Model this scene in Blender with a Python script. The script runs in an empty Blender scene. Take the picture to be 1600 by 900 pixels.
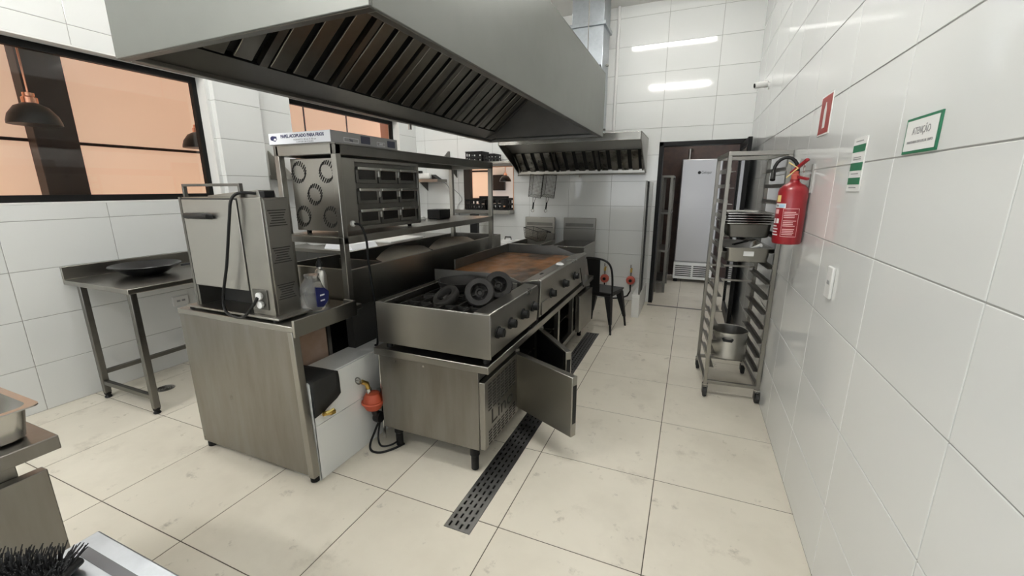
import bpy, math, random
from mathutils import Vector, Matrix
random.seed(7)
S = bpy.context.scene
COL = S.collection
R = math.radians

# ------------------------------------------------------------------ camera
cam_d = bpy.data.cameras.new('camera')
cam = bpy.data.objects.new('camera', cam_d)
COL.objects.link(cam)
S.camera = cam
cam_d.sensor_fit = 'HORIZONTAL'
cam_d.sensor_width = 36.0
cam_d.lens = 653.75 / 1600 * 36.0
cam_d.clip_start = 0.02
YAW, PIT, ROL = R(22.8846), R(13.3414), R(-0.1882)
_f = Vector((-math.sin(YAW) * math.cos(PIT), math.cos(YAW) * math.cos(PIT), -math.sin(PIT)))
_r = Vector((math.cos(YAW), math.sin(YAW), 0))
_u = _r.cross(_f)
_r2 = _r * math.cos(ROL) + _u * math.sin(ROL)
_u2 = -_r * math.sin(ROL) + _u * math.cos(ROL)
cam.matrix_world = Matrix(((_r2.x, _u2.x, -_f.x, 0), (_r2.y, _u2.y, -_f.y, 0), (_r2.z, _u2.z, -_f.z, 1.55), (0, 0, 0, 1)))

# ------------------------------------------------------------------ world and exposure
W = bpy.data.worlds.new('world')
S.world = W
W.use_nodes = True
W.node_tree.nodes['Background'].inputs[0].default_value = (0.92, 0.96, 1.0, 1)
W.node_tree.nodes['Background'].inputs[1].default_value = 2.9
S.view_settings.view_transform = 'Standard'
S.view_settings.look = 'None'
S.view_settings.gamma = 1
S.view_settings.use_curve_mapping = False
S.view_settings.exposure = 0.0
TUBE = 128.0        # brightness of the ceiling tubes
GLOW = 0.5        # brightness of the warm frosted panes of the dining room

# ------------------------------------------------------------------ materials
def _noise(nt, scale, detail=4, rough=.6, stretch=None, coord='Object'):
    tc = nt.nodes.new('ShaderNodeTexCoord')
    n = nt.nodes.new('ShaderNodeTexNoise')
    n.inputs['Scale'].default_value = scale
    n.inputs['Detail'].default_value = detail
    n.inputs['Roughness'].default_value = rough
    if stretch:
        mp = nt.nodes.new('ShaderNodeMapping')
        mp.inputs['Scale'].default_value = stretch
        nt.links.new(tc.outputs[coord], mp.inputs['Vector'])
        nt.links.new(mp.outputs[0], n.inputs['Vector'])
    else:
        nt.links.new(tc.outputs[coord], n.inputs['Vector'])
    return n

def mat(name, base, rough=.5, metal=0.0, c2=None, cscale=6, cstretch=None, lo=.4, hi=.65, rvar=0, rscale=8, rstretch=None,
        bump=0, bscale=40, emit=None, estr=0, alpha=None, trans=0, spec=None, coat=0, coord='Object', ior=None):
    m = bpy.data.materials.new(name)
    m.use_nodes = True
    nt = m.node_tree
    b = nt.nodes['Principled BSDF']
    b.inputs['Base Color'].default_value = (*base, 1)
    b.inputs['Roughness'].default_value = rough
    b.inputs['Metallic'].default_value = metal
    if spec is not None: b.inputs['Specular IOR Level'].default_value = spec
    if coat: b.inputs['Coat Weight'].default_value = coat
    if ior: b.inputs['IOR'].default_value = ior
    if trans: b.inputs['Transmission Weight'].default_value = trans
    if emit:
        b.inputs['Emission Color'].default_value = (*emit, 1)
        b.inputs['Emission Strength'].default_value = estr
    if alpha is not None: b.inputs['Alpha'].default_value = alpha
    if c2:
        n = _noise(nt, cscale, stretch=cstretch, coord=coord)
        r = nt.nodes.new('ShaderNodeValToRGB')
        r.color_ramp.elements[0].position = lo
        r.color_ramp.elements[0].color = (*base, 1)
        r.color_ramp.elements[1].position = hi
        r.color_ramp.elements[1].color = (*c2, 1)
        nt.links.new(n.outputs['Fac'], r.inputs[0])
        nt.links.new(r.outputs[0], b.inputs['Base Color'])
    if rvar:
        n = _noise(nt, rscale, stretch=rstretch, coord=coord)
        mr = nt.nodes.new('ShaderNodeMapRange')
        mr.inputs['From Min'].default_value = .3
        mr.inputs['From Max'].default_value = .7
        mr.inputs['To Min'].default_value = rough - rvar
        mr.inputs['To Max'].default_value = rough + rvar
        nt.links.new(n.outputs['Fac'], mr.inputs['Value'])
        nt.links.new(mr.outputs[0], b.inputs['Roughness'])
    if bump:
        n = _noise(nt, bscale, coord=coord)
        bp = nt.nodes.new('ShaderNodeBump')
        bp.inputs['Strength'].default_value = bump
        bp.inputs['Distance'].default_value = .002
        nt.links.new(n.outputs['Fac'], bp.inputs['Height'])
        nt.links.new(bp.outputs[0], b.inputs['Normal'])
    return m

M = {}
M['tile'] = mat('white_glazed_tile', (.73, .74, .725), .06, bump=.012, bscale=3, spec=.55)
M['grout'] = mat('grey_grout', (.36, .36, .34), .85)
M['plaster'] = mat('white_plaster', (.74, .74, .72), .7)
M['ceiling'] = mat('ceiling_paint', (.82, .81, .78), .8)
M['floor'] = mat('beige_porcelain', (.69, .645, .55), .34, c2=(.62, .575, .485), cscale=2.2, rvar=.08, rscale=3, spec=.4, lo=.45, hi=.8)
def _floor_marks():
    m = M['floor']; nt = m.node_tree; b = nt.nodes['Principled BSDF']
    geo = nt.nodes.new('ShaderNodeNewGeometry')
    old = b.inputs['Base Color'].links[0].from_socket
    cur = old
    for sc, lo, hi, colr, fac in ((3.2, .59, .72, (.36, .32, .26), .5), (8, .61, .71, (.26, .23, .19), .6), (1.1, .48, .72, (.52, .48, .40), .55)):
        n = nt.nodes.new('ShaderNodeTexNoise'); n.inputs['Scale'].default_value = sc; n.inputs['Detail'].default_value = 8
        n.inputs['Roughness'].default_value = .68
        nt.links.new(geo.outputs['Position'], n.inputs['Vector'])
        mr = nt.nodes.new('ShaderNodeMapRange')
        mr.inputs['From Min'].default_value = lo; mr.inputs['From Max'].default_value = hi
        mr.inputs['To Min'].default_value = 0; mr.inputs['To Max'].default_value = fac
        nt.links.new(n.outputs['Fac'], mr.inputs['Value'])
        mx = nt.nodes.new('ShaderNodeMix'); mx.data_type = 'RGBA'
        nt.links.new(mr.outputs[0], mx.inputs['Factor'])
        nt.links.new(cur, mx.inputs['A']); mx.inputs['B'].default_value = (*colr, 1)
        cur = mx.outputs['Result']
    nt.links.new(cur, b.inputs['Base Color'])
_floor_marks()
M['fgrout'] = mat('brown_grout', (.10, .085, .065), .9)
M['steel'] = mat('brushed_steel', (.34, .33, .30), .3, 1, c2=(.31, .30, .275), cscale=2, rvar=.03, rscale=3)
M['steelh'] = mat('hood_steel', (.18, .185, .172), .42, .7, c2=(.165, .17, .158), cscale=1.5, rvar=.03, rscale=2)
M['steel_l'] = mat('bright_steel', (.56, .55, .52), .22, 1, rvar=.04, rscale=4)
M['steel_d'] = mat('dull_grey_steel', (.2, .195, .18), .4, 1, c2=(.16, .155, .14), cscale=3, rvar=.06, rscale=4)
M['steel_s'] = mat('stained_steel', (.26, .25, .23), .3, 1, c2=(.19, .165, .14), cscale=4, cstretch=(2.5, 2.5, .4), lo=.35, hi=.85, rvar=.03, rscale=3)
M['greasy'] = mat('greasy_filter_steel', (.34, .32, .28), .33, 1, c2=(.2, .19, .165), cscale=3, lo=.3, hi=.8, rvar=.05, rscale=6)
M['hoodin'] = mat('dark_hood_lining', (.13, .125, .115), .42, 1, c2=(.10, .096, .088), cscale=2)  # dark lining tone, slightly mottled
M['greasy2'] = mat('dark_filter_steel', (.32, .31, .28), .34, 1, c2=(.1, .095, .085), cscale=6, rvar=.1)
M['galv'] = mat('galvanised_sheet', (.40, .43, .46), .32, 1, c2=(.35, .38, .405), cscale=22, lo=.35, hi=.65, rvar=.03, rscale=15)
M['black'] = mat('black_plastic', (.008, .008, .008), .45, spec=.25)
M['blackm'] = mat('black_metal', (.009, .009, .009), .38, spec=.3)
M['frame'] = mat('black_window_frame', (.005, .005, .005), .45, spec=.2)
M['rubber'] = mat('black_rubber', (.015, .015, .014), .75, bump=.3, bscale=150)
M['iron'] = mat('cast_iron', (.014, .013, .012), .6, spec=.25, bump=.3, bscale=90)
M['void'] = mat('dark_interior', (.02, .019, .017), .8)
M['rust'] = mat('seasoned_rusty_plate', (.34, .145, .045), .42, .2, c2=(.06, .04, .028), cscale=2.1, cstretch=(2.2, .9, 1), lo=.42, hi=.62, rvar=.12)
M['red'] = mat('red_paint', (.26, .008, .014), .34, coat=.25)
M['redp'] = mat('red_print', (.32, .025, .02), .4)
M['white'] = mat('white_plastic', (.72, .72, .70), .38)
M['whitep'] = mat('white_print', (.78, .78, .76), .5)
M['pinkp'] = mat('pale_print', (.72, .42, .42), .5)
M['green'] = mat('green_print', (.012, .16, .075), .4)
M['greyp'] = mat('grey_print', (.3, .3, .3), .5)
M['blue'] = mat('dark_blue_print', (.012, .016, .09), .4)
M['yellow'] = mat('yellow_label', (.75, .6, .22), .5)
M['brass'] = mat('brass', (.62, .42, .12), .3, 1)
M['orange'] = mat('orange_paint', (.40, .065, .025), .5)
M['dred'] = mat('dusty_red_paint', (.5, .1, .07), .5)
M['copper'] = mat('copper', (.75, .38, .25), .25, 1)
M['card'] = mat('white_card', (.86, .87, .9), .6)
M['cardg'] = mat('grey_card', (.36, .36, .36), .6)
M['cardp'] = mat('card_print', (.07, .075, .11), .6)
M['wood'] = mat('dark_brown_wood', (.035, .02, .014), .5, c2=(.02, .012, .009), cscale=6, cstretch=(1, 1, .1))
M['brownwall'] = mat('dark_brown_brick_paint', (.06, .032, .024), .6, c2=(.035, .02, .016), cscale=9)
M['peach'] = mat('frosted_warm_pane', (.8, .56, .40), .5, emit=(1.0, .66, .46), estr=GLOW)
M['peachw'] = mat('peach_paint', (.72, .42, .27), .7)
M['tube'] = mat('lit_tube', (1, 1, 1), .4, emit=(1.0, .985, .945), estr=TUBE)
M['bulb'] = mat('warm_bulb', (1, .8, .6), .4, emit=(1.0, .5, .22), estr=22)
M['groove'] = mat('painted_groove_shade', (.09, .09, .095), .5)
M['glass'] = mat('window_glass', (1, 1, 1), .02, trans=1, ior=1.45)
M['smoke'] = mat('smoked_glass', (.05, .055, .055), .04, spec=.9)
M['dglass'] = mat('dark_oven_glass', (.012, .01, .008), .12)
M['cool'] = mat('silver_cooler_paint', (.50, .50, .51), .34, .7)
M['bag'] = mat('clear_plastic_bag', (.62, .62, .6), .18, trans=.8)
M['bottle'] = mat('aluminium_bottle', (.62, .61, .58), .3, 1)
M['brist'] = mat('black_bristle', (.012, .012, .012), .6)
M['sheen'] = mat('pale_steel_sheet', (.55, .58, .62), .36, 1, c2=(.40, .43, .47), cscale=9, lo=.45, hi=.8, rvar=.06)
M['iglass'] = mat('grey_reflection_glass', (.16, .17, .17), .05, spec=.8)

def tube_mat(k):
    return mat('lit_tube', (1, 1, 1), .4, emit=(1.0, .985, .945), estr=TUBE * k)
# ------------------------------------------------------------------ mesh builder
INV = {}     # object name -> inverse of the thing's matrix (world coordinates in, local out)

class MB:
    def __init__(s):
        s.v = []; s.f = []
    def _add(s, vs, fs):
        o = len(s.v)
        s.v += [tuple(v) for v in vs]
        s.f += [tuple(i + o for i in f) for f in fs]
        return s
    def box(s, x0, y0, z0, x1, y1, z1):
        if x0 > x1: x0, x1 = x1, x0
        if y0 > y1: y0, y1 = y1, y0
        if z0 > z1: z0, z1 = z1, z0
        return s._add([(x0, y0, z0), (x1, y0, z0), (x1, y1, z0), (x0, y1, z0), (x0, y0, z1), (x1, y0, z1), (x1, y1, z1), (x0, y1, z1)],
                      [(0, 3, 2, 1), (4, 5, 6, 7), (0, 1, 5, 4), (1, 2, 6, 5), (2, 3, 7, 6), (3, 0, 4, 7)])
    def hexa(s, a, b):
        """a: four points of the bottom loop, b: four of the top loop (counter-clockwise from above)"""
        return s._add(list(a) + list(b), [(0, 3, 2, 1), (4, 5, 6, 7), (0, 1, 5, 4), (1, 2, 6, 5), (2, 3, 7, 6), (3, 0, 4, 7)])
    def bar(s, p, q, w, h=None, up=(0, 0, 1)):
        h = w if h is None else h
        p = Vector(p); q = Vector(q); d = (q - p).normalized(); up = Vector(up)
        if abs(d.dot(up)) > .98: up = Vector((0, 1, 0)) if abs(d.y) < .9 else Vector((1, 0, 0))
        a = d.cross(up).normalized(); b = a.cross(d)
        vs = []
        for c in (p, q):
            for i, j in ((-1, -1), (1, -1), (1, 1), (-1, 1)):
                vs.append(c + a * i * w / 2 + b * j * h / 2)
        return s._add(vs, [(0, 1, 2, 3), (7, 6, 5, 4), (0, 4, 5, 1), (1, 5, 6, 2), (2, 6, 7, 3), (3, 7, 4, 0)])
    def tube(s, pts, r, n=8, closed=False):
        pts = [Vector(p) for p in pts]
        rs = r if isinstance(r, (list, tuple)) else [r] * len(pts)
        k = len(pts); ref = None; vs = []
        for i, p in enumerate(pts):
            a = pts[(i - 1) % k] if (closed or i) else p
            b = pts[(i + 1) % k] if (closed or i < k - 1) else p
            t = (b - a).normalized()
            if ref is None:
                ref = Vector((0, 0, 1)) if abs(t.z) < .9 else Vector((1, 0, 0))
            u = ref - t * ref.dot(t)
            if u.length < 1e-5: u = t.orthogonal()
            u.normalize(); w = t.cross(u); ref = u
            for j in range(n):
                an = 2 * math.pi * j / n
                vs.append(p + (u * math.cos(an) + w * math.sin(an)) * rs[i])
        fs = []
        for i in range(k if closed else k - 1):
            i2 = (i + 1) % k
            for j in range(n):
                j2 = (j + 1) % n
                fs.append((i * n + j, i * n + j2, i2 * n + j2, i2 * n + j))
        if not closed:
            fs.append(tuple(reversed(range(n)))); fs.append(tuple((k - 1) * n + j for j in range(n)))
        return s._add(vs, fs)
    def cord(s, pts, r, n=8, k=6):
        P = [Vector(p) for p in pts]; out = []
        for i in range(len(P) - 1):
            a, b, c, d = P[max(i - 1, 0)], P[i], P[i + 1], P[min(i + 2, len(P) - 1)]
            for j in range(k):
                t = j / k
                out.append(.5 * ((2 * b) + (c - a) * t + (2 * a - 5 * b + 4 * c - d) * t * t + (3 * b - a - 3 * c + d) * t ** 3))
        out.append(P[-1])
        return s.tube(out, r, n)
    def lathe(s, prof, c=(0, 0, 0), n=24, axis='z'):
        vs = []; fs = []
        for r, h in prof:
            for j in range(n):
                a = 2 * math.pi * j / n
                x, y = max(r, 1e-4) * math.cos(a), max(r, 1e-4) * math.sin(a)
                p = {'z': (x, y, h), 'x': (h, x, y), 'y': (y, h, x)}[axis]
                vs.append((p[0] + c[0], p[1] + c[1], p[2] + c[2]))
        for i in range(len(prof) - 1):
            for j in range(n):
                j2 = (j + 1) % n
                fs.append((i * n + j, i * n + j2, (i + 1) * n + j2, (i + 1) * n + j))
        fs.append(tuple(reversed(range(n)))); fs.append(tuple((len(prof) - 1) * n + j for j in range(n)))
        return s._add(vs, fs)
    def prism(s, poly, axis, a, b):
        def P(p, w): return {'x': (w, p[0], p[1]), 'y': (p[0], w, p[1]), 'z': (p[0], p[1], w)}[axis]
        n = len(poly)
        vs = [P(p, a) for p in poly] + [P(p, b) for p in poly]
        fs = [tuple(range(n)), tuple(reversed(range(n, 2 * n)))] + [(i, i + n, (i + 1) % n + n, (i + 1) % n) for i in range(n)]
        return s._add(vs, fs)
    def torus(s, c, R0, r, axis='z', n=24, m=8, arc=None):
        pts = []
        k = n if arc is None else n + 1
        for i in range(k):
            a = 2 * math.pi * i / n if arc is None else arc[0] + (arc[1] - arc[0]) * i / n
            x, y = R0 * math.cos(a), R0 * math.sin(a)
            p = {'z': (x, y, 0), 'x': (0, x, y), 'y': (x, 0, y)}[axis]
            pts.append((p[0] + c[0], p[1] + c[1], p[2] + c[2]))
        return s.tube(pts, r, m, closed=arc is None)
    def cells(s, us, vs_, keep, t, mp):
        """sheet of thickness t made of the kept cells of a grid; mp maps (u, v, w)"""
        idx = {}; vv = []; fs = []
        def g(i, j, k):
            if (i, j, k) not in idx:
                idx[(i, j, k)] = len(vv); vv.append(mp(us[i], vs_[j], -t if k else 0))
            return idx[(i, j, k)]
        K = {(i, j) for i in range(len(us) - 1) for j in range(len(vs_) - 1) if keep((us[i] + us[i + 1]) / 2, (vs_[j] + vs_[j + 1]) / 2)}
        for i, j in K:
            fs.append((g(i, j, 0), g(i + 1, j, 0), g(i + 1, j + 1, 0), g(i, j + 1, 0)))
            fs.append((g(i, j, 1), g(i, j + 1, 1), g(i + 1, j + 1, 1), g(i + 1, j, 1)))
            for di, dj, a, b in ((0, -1, (i, j), (i + 1, j)), (1, 0, (i + 1, j), (i + 1, j + 1)), (0, 1, (i + 1, j + 1), (i, j + 1)), (-1, 0, (i, j + 1), (i, j))):
                if (i + di, j + dj) not in K:
                    fs.append((g(*a, 0), g(*a, 1), g(*b, 1), g(*b, 0)))
        return s._add(vv, fs)
    def xf(s, mx):
        s.v = [tuple(mx @ Vector(v)) for v in s.v]
        return s
    def build(s, name, m, parent=None, bevel=0, flat=False, label=None, seg=2):
        me = bpy.data.meshes.new(name)
        vs = s.v
        loc = None
        if parent is not None:
            iv = INV.get(parent.name)
            if iv is not None: vs = [tuple(iv @ Vector(v)) for v in vs]
        else:
            xs, ys, zs = zip(*vs)
            loc = Vector(((min(xs) + max(xs)) / 2, (min(ys) + max(ys)) / 2, min(zs)))
            vs = [tuple(Vector(v) - loc) for v in vs]
        me.from_pydata(vs, [], s.f)
        import bmesh
        bm = bmesh.new(); bm.from_mesh(me)
        bmesh.ops.recalc_face_normals(bm, faces=bm.faces)
        bm.to_mesh(me); bm.free()
        me.materials.append(M[m] if isinstance(m, str) else m)
        if not flat:
            me.polygons.foreach_set('use_smooth', [True] * len(me.polygons))
            me.set_sharp_from_angle(angle=R(38))
        o = bpy.data.objects.new(name, me)
        COL.objects.link(o)
        if parent is not None:
            o.parent = parent
            INV[o.name] = INV.get(parent.name)
        else:
            o.location = loc
        if bevel:
            bv = o.modifiers.new('bevel', 'BEVEL')
            bv.width = bevel; bv.segments = seg; bv.limit_method = 'ANGLE'; bv.angle_limit = R(40)
        if label: o['label'] = label
        return o

def thing(name, label, cat, loc, rz=0, local=False, group=None):
    """an Empty at the base of a thing; its parts are given in world coordinates, or local ones if local=True"""
    o = bpy.data.objects.new(name, None)
    COL.objects.link(o)
    o.empty_display_size = .1
    o.location = loc; o.rotation_euler = (0, 0, rz)
    o['label'] = label; o['category'] = cat
    if group: o['group'] = group
    INV[o.name] = None if local else (Matrix.Translation(loc) @ Matrix.Rotation(rz, 4, 'Z')).inverted()
    return o
def tag(o, label, cat, group=None):
    o['label'] = label; o['category'] = cat
    if group: o['group'] = group
    return o
def struct(o, label=None):
    o['kind'] = 'structure'
    if label: o['label'] = label
    return o
def B(*a): return MB().box(*a)
def copy_tree(o, loc, label, rz=None, parent=None):
    c = o.copy(); COL.objects.link(c); c.parent = parent
    if parent is None:
        c.location = loc; c['label'] = label
        if rz is not None: c.rotation_euler = (0, 0, rz)
    for ch in o.children: copy_tree(ch, None, None, parent=c)
    return c
def dupe(o, loc, parent):
    c = o.copy(); COL.objects.link(c); c.parent = parent; c.location = loc
    return c
def text(name, body, size, mx, m, parent, width=None, thick=.0004, bold=0):
    """flat lettering: mx maps text space (x right, y up, z out) to the world"""
    cu = bpy.data.curves.new(name, 'FONT')
    cu.body = body; cu.size = size; cu.align_x = 'CENTER'; cu.align_y = 'CENTER'; cu.extrude = thick; cu.resolution_u = 3
    if bold: cu.offset = bold
    t = bpy.data.objects.new(name, cu); COL.objects.link(t)
    bpy.context.view_layer.update()
    dg = bpy.context.evaluated_depsgraph_get()
    me = bpy.data.meshes.new_from_object(t.evaluated_get(dg))
    vs = [v.co.copy() for v in me.vertices]; fs = [tuple(p.vertices) for p in me.polygons]
    bpy.data.objects.remove(t); bpy.data.meshes.remove(me)
    if width and vs:
        w = max(v.x for v in vs) - min(v.x for v in vs)
        for v in vs: v.x *= width / w
    b = MB(); b.v = [tuple(mx @ v) for v in vs]; b.f = fs
    return b.build(name, m, parent, flat=True)
def basis(o, x, y):
    x = Vector(x).normalized(); y = Vector(y).normalized(); z = x.cross(y)
    return Matrix(((x.x, y.x, z.x, o[0]), (x.y, y.y, z.y, o[1]), (x.z, y.z, z.z, o[2]), (0, 0, 0, 1)))

# ================================================================== THE SETTING
XR, XL, YB, YF, ZC = .585, -4.18, 5.95, -1.7, 3.75
def tiled(name, u_rng, v_rng, u_lines, v_lines, holes, mp, mtile, mgrout, tname, depth=.16, gap=.004, thick=.008, recess=.003, bevel=.0015):
    """a structure: grout backing with one object for each tile; mp maps (u, v, w) with w out of the surface"""
    def inh(u, v): return any(a < u < b and c < v < d for a, b, c, d in holes)
    us = sorted({*u_rng, *[x for h in holes for x in h[:2] if u_rng[0] < x < u_rng[1]]})
    vs = sorted({*v_rng, *[x for h in holes for x in h[2:] if v_rng[0] < x < v_rng[1]]})
    b = MB().cells(us, vs, lambda u, v: not inh(u, v), depth, lambda u, v, w: mp(u, v, w - recess))
    root = struct(b.build(name, mgrout, flat=True))
    off = root.location.copy()
    INV[root.name] = Matrix.Translation(off).inverted()
    ul = [u_rng[0]] + [x for x in u_lines if u_rng[0] < x < u_rng[1]] + [u_rng[1]]
    vl = [v_rng[0]] + [x for x in v_lines if v_rng[0] < x < v_rng[1]] + [v_rng[1]]
    cache = {}
    g = gap / 2
    for i in range(len(ul) - 1):
        for j in range(len(vl) - 1):
            a, bb, c, d = ul[i] + g, ul[i + 1] - g, vl[j] + g, vl[j + 1] - g
            if bb - a < .01 or d - c < .01: continue
            cut = [h for h in holes if h[0] < bb and h[1] > a and h[2] < d and h[3] > c]
            if any(h[0] <= a and h[1] >= bb and h[2] <= c and h[3] >= d for h in cut): continue
            org = Vector(mp(a, c, 0)) - off
            if not cut:
                key = (round(bb - a, 4), round(d - c, 4))
                if key in cache:
                    dupe(cache[key], org, root)
                    continue
            uu = sorted({a, bb, *[x for h in cut for x in h[:2] if a < x < bb]})
            vv = sorted({c, d, *[x for h in cut for x in h[2:] if c < x < d]})
            z = Vector(mp(0, 0, 0))
            o = MB().cells([x - a for x in uu], [y - c for y in vv], lambda u, v: not inh(u + a, v + c), thick,
                           lambda u, v, w: tuple(Vector(mp(u, v, w)) - z))
            INV_save = INV.pop(root.name)
            ob = o.build(tname, mtile, root, bevel=bevel, flat=True, seg=1)
            INV[root.name] = INV_save
            ob.location = org
            if not cut: cache[key] = ob
    return root
def lines(a, step, lo, hi):
    k = math.floor((lo - a) / step)
    return [a + step * i for i in range(k, int((hi - a) / step) + 2)]

DRX0, DRX1, DRY0, DRY1 = -.951, -.812, 1.408, 4.385
floor = tiled('floor', (XL - .2, XR + .16), (YF - .15, YB + .1), lines(-.06, .648, XL, XR), lines(1.5, .628, YF, YB + .1),
              [(DRX0, DRX1, DRY0, DRY1)], lambda u, v, w: (u, v, w), 'floor', 'fgrout', 'floor_tile', recess=.0015, bevel=.001, gap=.0045)
# drain channel below the gratings
ch = MB()
ch.box(DRX0, DRY0, -.1, DRX1, DRY1, -.095); ch.box(DRX0 - .01, DRY0, -.1, DRX0, DRY1, -.004); ch.box(DRX1, DRY0, -.1, DRX1 + .01, DRY1, -.004)
ch.box(DRX0, DRY0 - .01, -.1, DRX1, DRY0, -.004); ch.box(DRX0, DRY1, -.1, DRX1, DRY1 + .01, -.004)
ch.build('drain_channel', 'void', floor)

ROW = [.3285 * i for i in range(1, 12)]
wall_right = tiled('wall_right', (YF, YB), (0, ZC), lines(1.165, .602, YF, YB), ROW, [], lambda u, v, w: (XR - w, u, v), 'tile', 'grout', 'wall_tile')
DOOR = (-.445, .56, 0, 2.125)
PASS = (-3.31, -2.475, 1.24, 1.885)
wall_back = tiled('wall_back', (XL - .2, XR + .16), (0, ZC), lines(-.435, .597, XL, XR), ROW, [DOOR, PASS], lambda u, v, w: (u, YB - w, v), 'tile', 'grout', 'wall_tile')
WIN1 = (.2, 2.73, 1.455, 2.56)
WIN2 = (3.6, 5.53, 1.455, 2.56)
wall_left = tiled('wall_left', (YF, YB), (0, ZC), lines(1.227, .6, YF, YB), [.3365 * i for i in range(1, 12)], [WIN1, WIN2], lambda u, v, w: (XL + w, u, v), 'tile', 'grout', 'wall_tile', depth=.2)
# window reveals in plaster
for nm, wn in (('trim_1', WIN1), ('trim_2', WIN2)):
    t = MB()
    t.box(XL - .2, wn[1] - .012, wn[2], XL + .001, wn[1], wn[3]); t.box(XL - .2, wn[0], wn[2], XL + .001, wn[0] + .012, wn[3])
    t.box(XL - .2, wn[0], wn[2], XL + .001, wn[1], wn[2] + .012); t.box(XL - .2, wn[0], wn[3] - .012, XL + .001, wn[1], wn[3])
    struct(t.build(nm, 'plaster', flat=True))
struct(B(XL - .2, YF - .15, ZC, XR + .16, YB + .16, ZC + .1).build('ceiling', 'ceiling', flat=True))
OPEN = (-3.5, .2, .95, 2.6)     # wide open service hatch to the daylight behind the camera
struct(MB().cells([XL - .2, OPEN[0], OPEN[1], XR + .16], [0, OPEN[2], OPEN[3], ZC], lambda u, v: not (OPEN[0] < u < OPEN[1] and OPEN[2] < v < OPEN[3]), .15, lambda u, v, w: (u, YF + w, v)).build('wall_front', 'plaster', flat=True))
pd = bpy.data.lights.new('daylight_portal', 'AREA'); pd.shape = 'RECTANGLE'; pd.size = OPEN[1] - OPEN[0]; pd.size_y = OPEN[3] - OPEN[2]
pd.cycles.is_portal = True
po_ = bpy.data.objects.new('daylight_portal', pd); COL.objects.link(po_)
po_.location = ((OPEN[0] + OPEN[1]) / 2, YF - .08, (OPEN[2] + OPEN[3]) / 2); po_.rotation_euler = (R(90), 0, 0)
# shallow tiled pillar between the two windows
pil = struct(B(XL - .02, 2.76, 0, XL + .05, 3.2, ZC).build('wall_pillar', 'grout', flat=True))
INV[pil.name] = Matrix.Translation(pil.location).inverted()
zs = [0] + [.3365 * i for i in range(1, 12)] + [ZC]
for i in range(len(zs) - 1):
    if zs[i + 1] - zs[i] > .01:
        B(XL - .01, 2.756, zs[i] + .002, XL + .056, 3.204, zs[i + 1] - .002).build('wall_tile', 'tile', pil, bevel=.002)

# windows to the dining room: black frame, bar, panes
def window(nm, wn, bars):
    x0, x1 = XL - .16, XL - .11
    root = struct(B(x0, wn[0] + .012, wn[2] + .012, x1, wn[1] - .012, wn[2] + .062).build(nm, 'frame'))
    INV[root.name] = Matrix.Translation(root.location).inverted()
    B(x0, wn[0] + .012, wn[3] - .062, x1, wn[1] - .012, wn[3] - .012).build('window_frame', 'frame', root)
    for y in (wn[0] + .012, wn[1] - .052):
        B(x0, y, wn[2] + .062, x1, y + .04, wn[3] - .062).build('window_frame', 'frame', root)
    B(x0 + .02, wn[0] + .05, wn[2] + .06, x0 + .026, wn[1] - .05, wn[3] - .06).build('pane', 'glass', root)
    return root
window('window_1', WIN1, 1)
window('window_2', WIN2, 1)

# dining room behind the windows: frosted warm screen with dark bars and a dark column
scr = thing('dining_screen', 'warm peach frosted screen with dark bars behind the left windows', 'screen', (-5.08, 2.8, 0))
struct(B(-6.0, YF, -.02, XL - .2, 6.6, 0).build('floor_dining', 'wood', flat=True))
ys = [-.5, .9, 2.0, 3.4, 4.6, 5.4, 6.2]
for i in range(len(ys) - 1):
    for z0, z1 in ((.8, 1.94), (1.965, 3.2)):
        B(-5.1, ys[i] + .01, z0, -5.08, ys[i + 1] - .01, z1).build('pane', 'peach', scr)
    B(-5.1, ys[0], 1.94, -5.06, ys[-1], 1.965).build('bar', 'wood', scr) if i == 0 else None
    B(-5.1, ys[i] - .01, 0, -5.07, ys[i] + .01, 3.2).build('post', 'wood', scr) if i != 2 else None
B(-5.1, ys[0], 0, -5.07, ys[-1], .8).build('lower_panel', 'wood', scr)
up = thing('added_glow_bar', 'added unseen light bar brightening the lower part of the frosted dining screen', 'light', (-4.93, 2.6, .8))  # unseen lamp added so the panes brighten towards the bottom
B(-4.96, -.3, .8, -4.90, 5.8, .84).build('housing', 'wood', up)
B(-4.95, -.3, .84, -4.91, 5.8, .845).build('strip', mat('warm_strip', (1, .8, .5), .4, emit=(1.0, .66, .3), estr=10), up)
B(-4.95, -.3, 0, -4.91, -.25, .8).build('stand', 'wood', up)
B(-4.95, 5.75, 0, -4.91, 5.8, .8).build('stand', 'wood', up)
colm = tag(B(-5.055, 1.79, 0, -4.92, 2.06, 3.2).build('dining_column', 'wood', bevel=.005), 'dark brown square column seen through the large left window', 'column')
def pendant(loc, r, label, rod):
    x, y, z = loc
    t = thing('pendant_lamp', label, 'lamp', (x, y, z), group='black dome pendant lamps of the dining room')
    MB().lathe([(r, 0), (r * .99, .02), (r * .9, r * .45), (r * .62, r * .85), (r * .3, r * 1.02), (.03, r * 1.05), (.03, r * 1.03), (r * .3, r), (r * .6, r * .82), (r * .88, r * .42), (r * .97, .02)], loc, 28).build('lamp_shade', 'blackm', t)
    MB().lathe([(r * .3, r * 1.0), (r * .3, r * 1.28), (r * .22, r * 1.34), (r * .22, r * 1.5), (.012, r * 1.54)], loc, 20).build('socket_cap', 'copper', t)
    MB().tube([(x, y, z + r * 1.5), (x, y, z + r * 1.5 + rod)], .006, 6).build('rod', 'copper', t)
    MB().lathe([(.004, r * .13), (r * .2, r * .2), (r * .3, r * .46), (r * .2, r * .7), (r * .13, r * .9)], loc, 14).build('bulb', 'bulb', t)
    return t
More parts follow.
